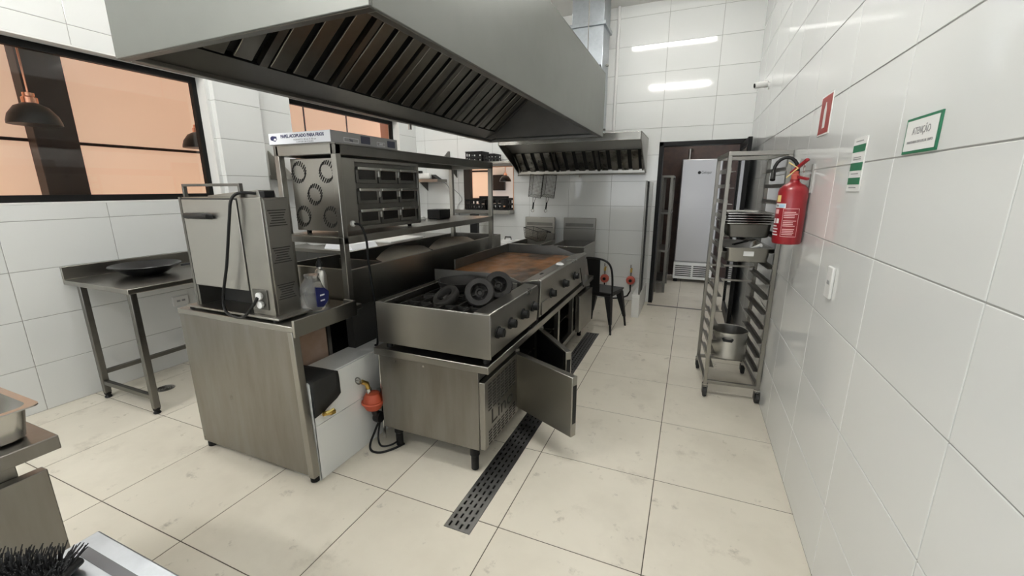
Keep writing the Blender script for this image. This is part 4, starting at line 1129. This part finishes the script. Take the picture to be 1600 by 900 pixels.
# ================================================================== SHELF AND CRATES AROUND THE PASS OPENING
ws = thing('wall_shelf', 'steel wall shelf above the pass opening carrying two black crates', 'shelf', (-3.0, YB - .15, 1.92))
B(-3.6, YB - .30, 1.90, -2.40, YB - .002, 1.93).build('shelf_board', 'steel', ws, bevel=.003)
MB().prism([(YB - .002, 1.93), (YB - .002, 2.12), (YB - .05, 2.12), (YB - .28, 1.95), (YB - .28, 1.93)], 'x', -3.57, -3.555).build('end_bracket', 'steel_d', ws)
MB().prism([(YB - .002, 1.90), (YB - .25, 1.90), (YB - .002, 1.72)], 'x', -3.45, -3.44).build('bracket', 'steel_d', ws)
def crate(x0, x1, y0, y1, z, h, label, n=4):
    t = thing('plastic_crate', label, 'crate', ((x0 + x1) / 2, (y0 + y1) / 2, z), group='black plastic crates by the pass opening')
    B(x0, y0, z + .001, x1, y1, z + .006).build('base', 'black', t)
    th = .006
    def wall(nm, axis, a0, a1, c):
        us = [a0]; step = (a1 - a0) / n
        hs = []
        for k in range(n):
            u0, u1 = a0 + step * (k + .2), a0 + step * (k + .8)
            us += [u0, u1]
            hs += [(u0, u1, z + h * .16, z + h * .42), (u0, u1, z + h * .58, z + h * .86)]
        us.append(a1)
        vs = sorted({z + .006, z + h, *[v for q in hs for v in q[2:]]})
        mp = (lambda u, v, w: (u, c + w, v)) if axis == 'x' else (lambda u, v, w: (c + w, u, v))
        MB().cells(us, vs, lambda u, v: not any(a < u < b and cc_ < v < d for a, b, cc_, d in hs), th, mp).build(nm, 'black', t, flat=True)
    wall('side', 'x', x0, x1, y0 + th); wall('side', 'x', x0, x1, y1)
    wall('end', 'y', y0, y1, x0 + th); wall('end', 'y', y0, y1, x1)
    f = MB(); f.tube([(x0, y0, z + h), (x1, y0, z + h), (x1, y1, z + h), (x0, y1, z + h)], .007, 5, closed=True)
    f.build('rim', 'black', t)
    return t
crate(-3.13, -2.86, 5.67, 5.90, 1.93, .145, 'taller black crate at the left on the wall shelf above the pass opening', 3)
crate(-2.84, -2.66, 5.67, 5.90, 1.93, .105, 'lower black crate at the right on the wall shelf above the pass opening', 3)
crate(-3.20, -2.86, 5.76, 6.06, 1.238, .15, 'black crate at the left end of the pass opening ledge', 4)
crate(-2.84, -2.50, 5.76, 6.06, 1.238, .17, 'black crate at the right end of the pass opening ledge', 4)
tag(B(-3.14, 5.80, 1.249, -2.92, 6.02, 1.33).build('steel_container', 'steel_l', bevel=.02, seg=3), 'bright metal container inside the left ledge crate', 'container')
tag(B(-2.78, 5.80, 1.249, -2.62, 6.0, 1.34).build('steel_container', 'steel_l', bevel=.03, seg=3), 'bright metal container inside the right ledge crate', 'container')
tag(B(-3.13, 6.08, 1.239, -2.62, 6.10, 1.44).build('black_tray', 'black', bevel=.004), 'black tray standing behind the crates on the ledge', 'tray')
tag(MB().lathe([(.0, 0), (.04, .0), (.03, .02), (.0, .025)], (-3.30, 5.84, 1.238), 14).build('bowl', 'whitep'), 'small white dish at the left end of the pass ledge', 'dish')
# corner shelf with white things
cs = thing('corner_shelf', 'small steel wall shelf in the far left corner', 'shelf', (-3.88, 5.8, 1.66))
B(-4.12, YB - .28, 1.655, -3.63, YB - .002, 1.70).build('shelf_board', 'steel', cs, bevel=.003)
MB().prism([(YB - .002, 1.655), (YB - .22, 1.655), (YB - .002, 1.52)], 'x', -4.0, -3.99).build('bracket', 'steel_d', cs)
rt = thing('white_router', 'white rounded plastic device on the corner shelf', 'device', (-3.92, 5.78, 1.70))
B(-4.06, 5.70, 1.701, -3.80, 5.88, 1.79).build('casing', 'whitep', rt, bevel=.03, seg=3)
B(-4.05, 5.72, 1.79, -3.98, 5.80, 1.83).build('adapter', 'black', rt, bevel=.004)
tag(MB().prism([(-3.76, 1.70), (-3.66, 1.70), (-3.77, 1.77)], 'y', 5.72, 5.85).build('black_wedge', 'black'), 'black wedge shaped holder beside the white device on the corner shelf', 'holder')
tag(MB().cord([(-3.77, 5.78, 1.76), (-3.66, 5.80, 1.68), (-3.56, 5.85, 1.60), (-3.53, 5.9, 1.40), (-3.52, 5.92, 1.0), (-3.52, 5.92, .80)], .006, 6).build('grey_cable', 'greyp'), 'grey cable running from the corner shelf down the back wall', 'cable')
tag(MB().cord([(-3.50, 5.93, 1.88), (-3.57, 5.93, 1.72), (-3.53, 5.93, 1.58), (-3.40, 5.93, 1.46), (-3.36, 5.93, 1.38), (-3.44, 5.93, 1.28), (-3.40, 5.93, 1.10)], .005, 6).build('thin_cable', 'greyp'), 'thin grey cable dangling on the back wall left of the pass opening', 'cable')
# small things on the far end of the island middle shelf
tag(B(-2.24, 3.30, S1 + .001, -2.10, 3.48, S1 + .085).build('black_box', 'black', bevel=.006), 'black box on the far end of the middle shelf', 'box')
for k, (x, y) in enumerate(((-2.22, 2.98), (-2.15, 3.07), (-2.22, 3.17))):
    tag(MB().lathe([(.0, 0), (.035, .002), (.045, .014), (.03, .03), (.0, .034)], (x, y, S1), 12).build('folded_cloth', 'whitep'),
        ['crumpled white cloth nearest the oven on the middle shelf', 'crumpled white cloth in the middle of three on the middle shelf', 'crumpled white cloth beside the black box on the middle shelf'][k], 'cloth', 'white cloths on the middle shelf')
# ================================================================== LEFT WALL: TABLE, WOK, SHELF, SOCKET
lt = thing('side_table', 'steel side table with splashback against the left wall', 'table', (-3.75, 2.2, 0))
lx0_, lx1_, ly0, ly1, lz = -4.172, -3.352, 1.472, 2.74, .915
B(lx0_, ly0, lz - .035, lx1_, ly1, lz).build('table_top', 'steel', lt, bevel=.004)
B(lx0_, ly0, lz, lx0_ + .02, ly1, lz + .095).build('splashback', 'steel', lt, bevel=.003)
for x in (-4.01, -3.385):
    for yy in (1.505, 2.69):
        B(x - .02, yy - .02, .04, x + .02, yy + .02, lz - .035).build('leg', 'steel_d', lt, bevel=.004)
        MB().lathe([(.02, 0), (.024, .006), (.016, .02), (.022, .03), (.022, .045)], (x, yy, 0), 12).build('foot', 'black', lt)
B(-4.01, 1.49, .11, -3.385, 1.52, .14).build('stretcher', 'steel_d', lt)
B(-4.025, 1.52, .19, -3.995, 2.67, .22).build('stretcher', 'steel_d', lt)
wk = thing('wok', 'black shallow wok pan on the steel side table', 'pan', (-3.82, 1.83, lz))
MB().lathe([(.001, .001), (.085, .001), (.125, .016), (.18, .052), (.222, .078), (.218, .083), (.175, .06), (.12, .024), (.08, .008), (.001, .006)], (-3.83, 1.83, lz), 36).build('bowl', mat('wok_iron', (.03, .03, .03), .32, .6), wk)
MB().bar((-3.68, 1.99, lz + .058), (-3.56, 2.13, lz + .075), .024, .012).build('handle', 'blackm', wk)
fp = thing('steel_pan', 'bright steel pan lying behind the wok on the side table', 'pan', (-3.72, 2.25, lz))
MB().lathe([(.001, .001), (.12, .001), (.15, .05), (.156, .052), (.15, .056), (.115, .008), (.001, .006)], (-3.72, 2.28, lz), 30).build('bowl', 'steel_l', fp)
MB().bar((-3.62, 2.18, lz + .05), (-3.50, 2.06, lz + .07), .02, .008).build('handle', 'steel_l', fp)
def socket(nm, label, c, axis, w, h, holes=2):
    t = thing(nm, label, 'socket', c, group='white wall sockets')
    x, y, z = c
    sgn = 1 if axis == '+x' else -1
    B(x, y - w / 2, z - h / 2, x + sgn * .012, y + w / 2, z + h / 2).build('plate', 'white', t, bevel=.004)
    for k in range(holes):
        zz = z + (k - (holes - 1) / 2) * .03 if h > w else z
        yy = y if h > w else y + (k - (holes - 1) / 2) * .04
        B(x + sgn * .011, yy - .014, zz - .008, x + sgn * .0135, yy + .014, zz + .008).build('socket_face', 'greyp', t, bevel=.001)
socket('wall_socket', 'white wall socket on the left wall below the side table top', (XL, 2.2, .58), '+x', .13, .085, 2)
socket('wall_socket', 'white wall socket on the right wall below the fire extinguisher', (XR, 2.16, 1.152), '-x', .075, .135, 1)
ls = thing('bracket_shelf', 'small steel bracket shelf on the left wall behind the pillar', 'shelf', (-4.05, 3.5, 1.65))
B(XL, 3.26, 1.655, XL + .34, 4.1, 1.70).build('shelf_board', 'steel', ls, bevel=.003)
MB().prism([(XL, 1.70), (XL + .32, 1.70), (XL, 1.95)], 'y', 3.27, 3.282).build('end_plate', 'steel', ls)
tag(MB().lathe([(.001, 0), (.12, 0), (.15, .03), (.16, .09), (.13, .12), (.001, .13)], (-3.95, 3.62, .931), 20).build('white_bundle', 'whitep'), 'white round bundle behind the tall countertop oven', 'bundle')
# work table behind the trough
wt = thing('work_table', 'steel work table standing behind the trough by the left wall', 'table', (-3.6, 4.2, 0))
B(-4.15, 3.28, .89, -3.12, 5.2, .93).build('table_top', 'steel', wt, bevel=.004)
for x in (-4.08, -3.17):
    for yy in (3.34, 4.25, 5.14):
        B(x - .02, yy - .02, 0, x + .02, yy + .02, .89).build('leg', 'steel_l', wt)
B(-4.1, 3.32, .30, -3.15, 5.16, .32).build('undershelf', 'steel_d', wt)
tag(B(-3.9, 3.6, .321, -3.3, 4.3, .72).build('dark_crate', 'wood', bevel=.01), 'dark red-brown box under the work table', 'box')
tag(B(-3.55, 3.95, .931, -3.2, 4.6, .955).build('white_tray', 'whitep', bevel=.006), 'flat white tray on the work table', 'tray')
tag(MB().prism([(-3.6, .931), (-3.2, .931), (-3.24, .985), (-3.56, .99)], 'y', 3.34, 3.72).build('paper_stack', 'card'), 'stack of pale papers at the near end of the work table', 'paper')
tag(B(-3.02, 5.55, 0, -2.90, 5.62, 1.185).build('upright_board', 'blackm', bevel=.003), 'black upright board under the pass opening ledge', 'board')
# ================================================================== RIGHT WALL: RACK TROLLEY
TRX, TRY, TRR = .212, 3.285, R(4.5)
tk_ = thing('rack_trolley', 'tall steel tray rack trolley on casters beside the right wall', 'trolley', (TRX, TRY, 0), TRR, local=True)
WD, DP, RT_ = .352, .535, 1.76
for x in (0, WD):
    for yy in (0, DP):
        B(x - .0125, yy - .0125, .10, x + .0125, yy + .0125, RT_).build('post', 'steel', tk_, bevel=.002)
for yy in (0, DP):
    B(-.0125, yy - .0125, RT_, WD + .0125, yy + .0125, RT_ + .028).build('top_bar', 'steel', tk_, bevel=.002)
    B(.0125, yy - .0125, .105, WD - .0125, yy + .0125, .13).build('bottom_bar', 'steel', tk_, bevel=.002)
for x in (0, WD):
    B(x - .0125, .0125, RT_, x + .0125, DP - .0125, RT_ + .028).build('top_bar', 'steel', tk_, bevel=.002)
    B(x - .0125, .0125, .105, x + .0125, DP - .0125, .13).build('bottom_bar', 'steel', tk_, bevel=.002)
runz = [.24 + .109 * k for k in range(14)]
for z in runz:
    for sx, x in ((1, .0125), (-1, WD - .0125)):
        MB().prism([(x, z), (x + sx * .032, z), (x + sx * .032, z + .003), (x + sx * .003, z + .003), (x + sx * .003, z + .028), (x, z + .028)], 'y', -.01, DP + .01).build('runner', 'steel', tk_)
for z in (.80, .92):
    B(.0, DP - .006, z, WD, DP + .006, z + .014).build('cross_bar', 'steel', tk_)
for x in (0, WD):
    for yy in (0, DP):
        c = MB().lathe([(.016, .085), (.022, .09), (.022, .102)], (x, yy, 0), 12).build('caster', 'steel_l', tk_)
        MB().lathe([(.034, -.012), (.037, -.008), (.037, .008), (.034, .012)], (x, yy - .012, .037), 20, 'x').build('wheel', 'rubber', c)
        f = MB(); f.box(x - .019, yy - .02, .03, x - .015, yy + .014, .088); f.box(x + .015, yy - .02, .03, x + .019, yy + .014, .088); f.box(x - .019, yy - .02, .084, x + .019, yy + .014, .088)
        f.build('fork', 'steel_d', c)
rm = Matrix.Translation((TRX, TRY, 0)) @ Matrix.Rotation(TRR, 4, 'Z')
def gn_pan(nm, label, cat, x0, x1, y0, y1, zr, dep, mx, m='steel', group=None, sticker=False):
    """gastronorm pan: rim at zr, tapered body of depth dep"""
    t = thing(nm, label, cat, mx @ Vector(((x0 + x1) / 2, (y0 + y1) / 2, zr - dep)), group=group)
    def loop(a0, a1, b0, b1, z, r):
        out = []
        for cx, cy, s in ((a1 - r, b0 + r, -90), (a1 - r, b1 - r, 0), (a0 + r, b1 - r, 90), (a0 + r, b0 + r, 180)):
            for k in range(4):
                an = R(s + 30 * k); out.append((cx + r * math.cos(an), cy + r * math.sin(an), z))
        return out
    L = [loop(x0, x1, y0, y1, zr - .004, .02), loop(x0, x1, y0, y1, zr, .02), loop(x0 + .018, x1 - .018, y0 + .018, y1 - .018, zr, .03), loop(x0 + .028, x1 - .028, y0 + .028, y1 - .028, zr - dep + .008, .035),
         loop(x0 + .04, x1 - .04, y0 + .04, y1 - .04, zr - dep + .0035, .03)]
    O = [loop(x0 + .017, x1 - .017, y0 + .017, y1 - .017, zr - .004, .03), loop(x0 + .026, x1 - .026, y0 + .026, y1 - .026, zr - dep + .006, .036), loop(x0 + .038, x1 - .038, y0 + .038, y1 - .038, zr - dep, .03)]
    rings = list(reversed(O)) + L
    n = 16; vs = [v for q in rings for v in q]; fs = []
    for i in range(len(rings) - 1):
        fs += [(i * n + j, i * n + (j + 1) % n, (i + 1) * n + (j + 1) % n, (i + 1) * n + j) for j in range(n)]
    fs.append(tuple(reversed(range(n)))); fs.append(tuple((len(rings) - 1) * n + j for j in range(n)))
    MB()._add(vs, fs).xf(mx).build('pan_body', m, t)
    return t
tx0, tx1 = .018, WD - .018
zz = runz[10] + .003
for k in range(5):
    t = gn_pan('baking_tray', ['lowest', 'second lowest', 'middle', 'second highest', 'topmost'][k] + ' shallow steel tray of the stack of five in the rack trolley', 'tray', tx0, tx1, -.01, DP - .02, runz[9] + .094 + k * .0165, .014, rm, 'steel_l', 'shallow trays stacked in the trolley')
dp = gn_pan('deep_pan', 'upper deep steel pan in the rack trolley under the tray stack', 'pan', tx0, tx1, .03, DP - .01, runz[9] + .088, .10, rm, 'steel_d')
pn2 = gn_pan('utensil_pan', 'steel pan with a white sticker holding utensils in the rack trolley', 'pan', tx0 + .002, tx1 + .004, -.012, DP - .02, runz[8] + .034, .105, rm, 'steel')
MB().box(tx0 + .135, -.012 + .019, runz[8] - .025, tx0 + .20, -.012 + .0205, runz[8] + .008).xf(rm).build('sticker', 'whitep', pn2)
uz = runz[8] + .0
ut = thing('serving_spoon', 'serving spoon with white handle sticking out of the utensil pan', 'spoon', rm @ Vector((.22, .1, uz - .05)))
MB().tube([(.15, .25, uz - .045), (.225, .06, uz + .03), (.258, .02, uz + .052)], [.006, .010, .014], 10).xf(rm).build('handle', 'whitep', ut)
MB().lathe([(.001, 0), (.03, .004), (.04, .014), (.028, .008), (.001, .006)], (.14, .28, uz - .06), 14).xf(rm).build('bowl', 'steel_l', ut)
sp = thing('spatula', 'flat steel spatula lying across the utensil pan', 'spatula', rm @ Vector((.2, .3, uz)))
MB().bar((.10, .12, uz + .04), (.22, .28, uz + .05), .018, .008).xf(rm).build('handle', 'black', sp)
MB().bar((.22, .28, uz + .052), (.27, .35, uz + .062), .07, .003).xf(rm).build('blade', 'steel_l', sp)
po = thing('cooking_pot', 'large aluminium pot on the lowest runners of the rack trolley', 'pot', rm @ Vector((.165, .30, .24)))
pc = (.172, .29, .247)
MB().lathe([(.001, 0), (.125, 0), (.132, .006), (.132, .205), (.138, .208), (.138, .214), (.128, .212), (.126, .012), (.001, .008)], pc, 36).xf(rm).build('pot_body', mat('pot_aluminium', (.62, .61, .58), .34, 1), po)
for sgn in (-1, 1):
    an = R(-100 if sgn < 0 else 80)
    dx, dy = math.cos(an), math.sin(an)
    MB().tube([(pc[0] + dx * .13 - dy * .03, pc[1] + dy * .13 + dx * .03, pc[2] + .165), (pc[0] + dx * .165 - dy * .026, pc[1] + dy * .165 + dx * .026, pc[2] + .165), (pc[0] + dx * .165 + dy * .026, pc[1] + dy * .165 - dx * .026, pc[2] + .165), (pc[0] + dx * .13 + dy * .03, pc[1] + dy * .13 - dx * .03, pc[2] + .165)], .011, 8).xf(rm).build('handle', 'black', po)
# ================================================================== FIRE EXTINGUISHER
ex, ey, ez, er = .508, 2.77, 1.243, .071
fe = thing('fire_extinguisher', 'red fire extinguisher with printed labels hanging on the right wall', 'extinguisher', (ex, ey, ez))
MB().lathe([(.05, 0), (er - .004, .004), (er, .014), (er, .285), (er - .006, .305), (er - .022, .322), (.03, .332), (.022, .345), (.022, .352)], (ex, ey, ez), 36).build('cylinder', 'red', fe)
MB().lathe([(.02, .35), (.02, .375), (.014, .38), (.014, .395)], (ex, ey, ez), 16).build('valve', 'dred', fe)
hd = Vector((.62, -.78, 0)).normalized()
def exq(a, h, s=0): return (ex + hd.x * a - hd.y * s, ey + hd.y * a + hd.x * s, ez + h)
MB().bar(exq(-.02, .372), exq(.075, .352), .02, .014).build('lower_handle', 'red', fe, bevel=.003)
MB().bar(exq(-.03, .385), exq(.06, .455), .02, .014).build('lever', 'red', fe, bevel=.003)
MB().torus(exq(.045, .405), .018, .0018, 'x', 16, 6).build('pin_ring', 'steel_l', fe)
hs = []
for k in range(13):
    a = R(-40 + 215 * k / 12)
    hs.append((ex - .045 + .075 * math.cos(a) * .75, ey + .02 + .02 * math.sin(a * .5), ez + .395 + .075 * math.sin(a)))
MB().tube(hs, .0095, 10).build('hose', 'blackm', fe)
MB().tube([hs[-1], (ex - .105, ey + .01, ez + .35)], [.011, .014], 10).build('nozzle', 'black', fe)
MB().tube([(ex - .045, ey - .03, ez + .44), (ex + .0, ey - .035, ez + .41), (ex - .05, ey - .04, ez + .36)], .0035, 6).build('seal_tag', 'yellow', fe)
br = MB(); br.box(XR - .008, ey - .015, ez + .28, XR, ey + .015, ez + .43); br.bar((XR - .004, ey, ez + .385), (ex + .02, ey, ez + .37), .008)
br.build('wall_bracket', 'steel', fe)
def patch(a0, a1, h0, h1, m, nm, lift=.0006, n=8):
    v = []; f = []
    for k in range(n + 1):
        a = R(a0 + (a1 - a0) * k / n)
        for h in (h0, h1):
            v.append((ex + (er + lift) * math.cos(a), ey + (er + lift) * math.sin(a), ez + h))
    f = [(2 * k, 2 * k + 2, 2 * k + 3, 2 * k + 1) for k in range(n)]
    return MB()._add(v, f).build(nm, m, fe)
# angle -100 faces the camera; larger angle = further right
patch(-172, -146, .232, .268, 'yellow', 'yellow_sticker')
patch(-182, -120, .200, .224, 'whitep', 'white_sticker')
patch(-150, -124, .203, .220, mat('pale_blue_print', (.4, .6, .75), .5), 'sticker_print', .0009)
patch(-172, -152, .206, .217, 'greyp', 'sticker_print', .0009)
f0, f1, g0, g1 = -128, -66, .045, .198
for a in ((f0, f1, g0, g0 + .0025), (f0, f1, g1 - .0025, g1), (f0, f0 + 1.5, g0, g1), (f1 - 1.5, f1, g0, g1)):
    patch(*a, 'pinkp', 'label_border')
random.seed(3)
for k in range(15):
    h = g0 + .011 + k * .0092
    if k % 5 == 4: continue
    patch(f0 + 5, f0 + 5 + random.uniform(38, 52), h, h + .0042, 'pinkp', 'label_line')
patch(-172, -148, .168, .192, 'pinkp', 'label_block')
for k in range(2):
    patch(-176 + 20 * k, -162 + 20 * k, .116, .142, 'whitep', 'pictogram')
for k in range(4):
    patch(-180, -180 + random.uniform(28, 42), .05 + k * .016, .056 + k * .016, 'whitep', 'label_line')
# ================================================================== SIGNS ON THE RIGHT WALL
def wallm(y, z, out=.0): return basis((XR - out, y, z), (0, -1, 0), (0, 0, 1))
s1 = thing('extinguisher_sign', 'red square fire extinguisher sign on the right wall', 'sign', (XR, 2.69, 1.81))
B(XR - .004, 2.59, 1.81, XR, 2.79, 2.005).build('plate', 'whitep', s1, bevel=.001)
B(XR - .0048, 2.598, 1.818, XR - .003, 2.782, 1.997).build('red_field', 'redp', s1)
ic = [(-.022, -.06), (.022, -.06), (.022, .03), (.012, .045), (.008, .05), (.008, .062), (-.008, .062), (-.008, .05), (-.012, .045), (-.022, .03)]
ii = MB().prism([(p[0], p[1]) for p in ic], 'z', 0, .0006); ii.xf(wallm(2.69, 1.905, .0052)); ii.build('pictogram', 'whitep', s1)
s2 = thing('banded_sign', 'narrow white sign with three green bands on the right wall', 'sign', (XR, 2.095, 1.535))
B(XR - .004, 2.022, 1.535, XR, 2.168, 1.74).build('plate', 'whitep', s2, bevel=.001)
for z0, z1 in ((1.685, 1.712), (1.615, 1.645), (1.562, 1.588)):
    B(XR - .0048, 2.028, z0, XR - .003, 2.162, z1).build('green_band', 'green', s2)
for z in (1.726, 1.665, 1.658, 1.603, 1.55):
    B(XR - .0046, 2.06, z - .002, XR - .003, 2.14, z + .002).build('print_line', 'greyp', s2)
s3 = thing('attention_sign', 'white framed notice reading ATENÇÃO with green border on the right wall', 'sign', (XR, 1.605, 1.647))
B(XR - .005, 1.505, 1.647, XR, 1.705, 1.748).build('plate', 'green', s3, bevel=.001)
B(XR - .0056, 1.513, 1.655, XR - .004, 1.697, 1.740).build('white_field', 'whitep', s3)
text('lettering', 'ATENÇÃO', .028, wallm(1.602, 1.708, .0062), 'greyp', s3, .105)
text('lettering', 'MANTENHA ESTE LOCAL LIMPO', .010, wallm(1.602, 1.678, .0062), 'greyp', s3, .15)
# security camera
sc_ = thing('security_camera', 'small white bullet security camera high on the right wall', 'camera', (XR, 4.95, 2.5))
cy_, cz_ = 4.95, 2.50
MB().lathe([(.03, -.012), (.032, 0)], (XR, cy_, cz_ - .0), 16, 'x').build('mount', 'white', sc_)
MB().tube([(XR - .01, cy_, cz_), (XR - .05, cy_, cz_ - .005)], .011, 8).build('arm', 'white', sc_)
MB().tube([(XR - .02, cy_ - .01, cz_ + .018), (XR - .125, cy_ - .03, cz_ + .005)], [.026, .028], 16).build('housing', 'white', sc_)
MB().tube([(XR - .124, cy_ - .03, cz_ + .005), (XR - .132, cy_ - .031, cz_ + .004)], .02, 14).build('lens', 'black', sc_)
# ================================================================== NEAR LEFT CORNER
nc = thing('prep_counter', 'steel prep counter at the left edge carrying the deep pan', 'counter', (-1.85, .2, 0))
cxr, cyf, cz1 = -1.60, .476, .875
B(-2.3, -.5, cz1 - .042, cxr, cyf, cz1).build('worktop', 'steel_s', nc, bevel=.003)
B(-2.3, -.5, .10, cxr - .13, cyf - .06, cz1 - .042).build('body', 'steel_s', nc, bevel=.003)
B(cxr - .129, .28, .10, cxr - .095, cyf - .012, .745).build('side_box', 'steel_s', nc, bevel=.003)
for x in (-2.25, cxr - .1):
    for yy in (-.45, cyf - .12):
        MB().lathe([(.02, 0), (.02, .1)], (x, yy, 0), 10).build('foot', 'black', nc)
IM = Matrix.Identity(4)
np_ = gn_pan('deep_steel_pan', 'deep steel pan with a white divider on the left prep counter', 'pan', -2.13, -1.625, .14, .468, cz1 + .098, .097, IM, 'steel_l')
tag(B(-1.84, .19, cz1 + .006, -1.83, .43, cz1 + .09).build('white_divider', 'whitep', bevel=.004), 'white plate standing inside the deep steel pan', 'divider')
st = thing('steel_worktop', 'pale steel worktop with a groove drawn as painted dark shade at the bottom left corner', 'table', (-.8, .1, 0))
wx0, wy1, wz = -1.175, .37, .80
B(wx0, -.4, wz - .035, -.55, wy1, wz).build('table_top', 'sheen', st, bevel=.004)
B(wx0 + .038, wy1 - .054, wz - .002, -.62, wy1 - .034, wz + .0012).build('groove', 'groove', st)  # flat strip: the shadow of the recess is painted in its colour
for x in (wx0 + .05, -.6):
    for yy in (-.35, wy1 - .05):
        B(x - .02, yy - .02, 0, x + .02, yy + .02, wz - .035).build('leg', 'steel', st)
bs = thing('bristle_brush', 'black brush with thick bristles lying on the pale steel worktop', 'brush', (-1.155, .235, wz), R(28), local=True)
MB().prism([(-.17, .0), (.08, .0), (.105, .012), (.10, .026), (-.17, .026)], 'y', -.03, .03).build('brush_block', 'black', bs, bevel=.006)
bb = MB(); random.seed(11)
for i in range(26):
    for j in range(7):
        for q in range(3):
            x = -.165 + i * .0103 + random.uniform(-.003, .003); yy = -.026 + j * .0087 + random.uniform(-.003, .003)
            dx = random.uniform(-.008, .008) + (.016 if i > 22 else 0); dy = random.uniform(-.008, .008) + .004 * (j - 3)
            bb.tube([(x, yy, .024), (x + dx, yy + dy, .042 + random.uniform(0, .01))], [.0016, .0012], 3)
bo = bb.build('bristles', 'brist', bs); bo['kind'] = 'stuff'
ck = thing('black_clip', 'small black plastic clip on the far edge of the pale steel worktop', 'clip', (-.585, wy1 + .0, wz))
B(-.605, wy1 - .04, wz, -.575, wy1 + .012, wz + .022).build('jaw', 'black', ck, bevel=.004)
B(-.60, wy1 + .001, wz - .05, -.58, wy1 + .012, wz + .002).build('jaw', 'black', ck, bevel=.003)
MB().tube([(-.612, wy1 - .005, wz + .018), (-.568, wy1 - .005, wz + .018)], .012, 10).build('pivot', 'black', ck)
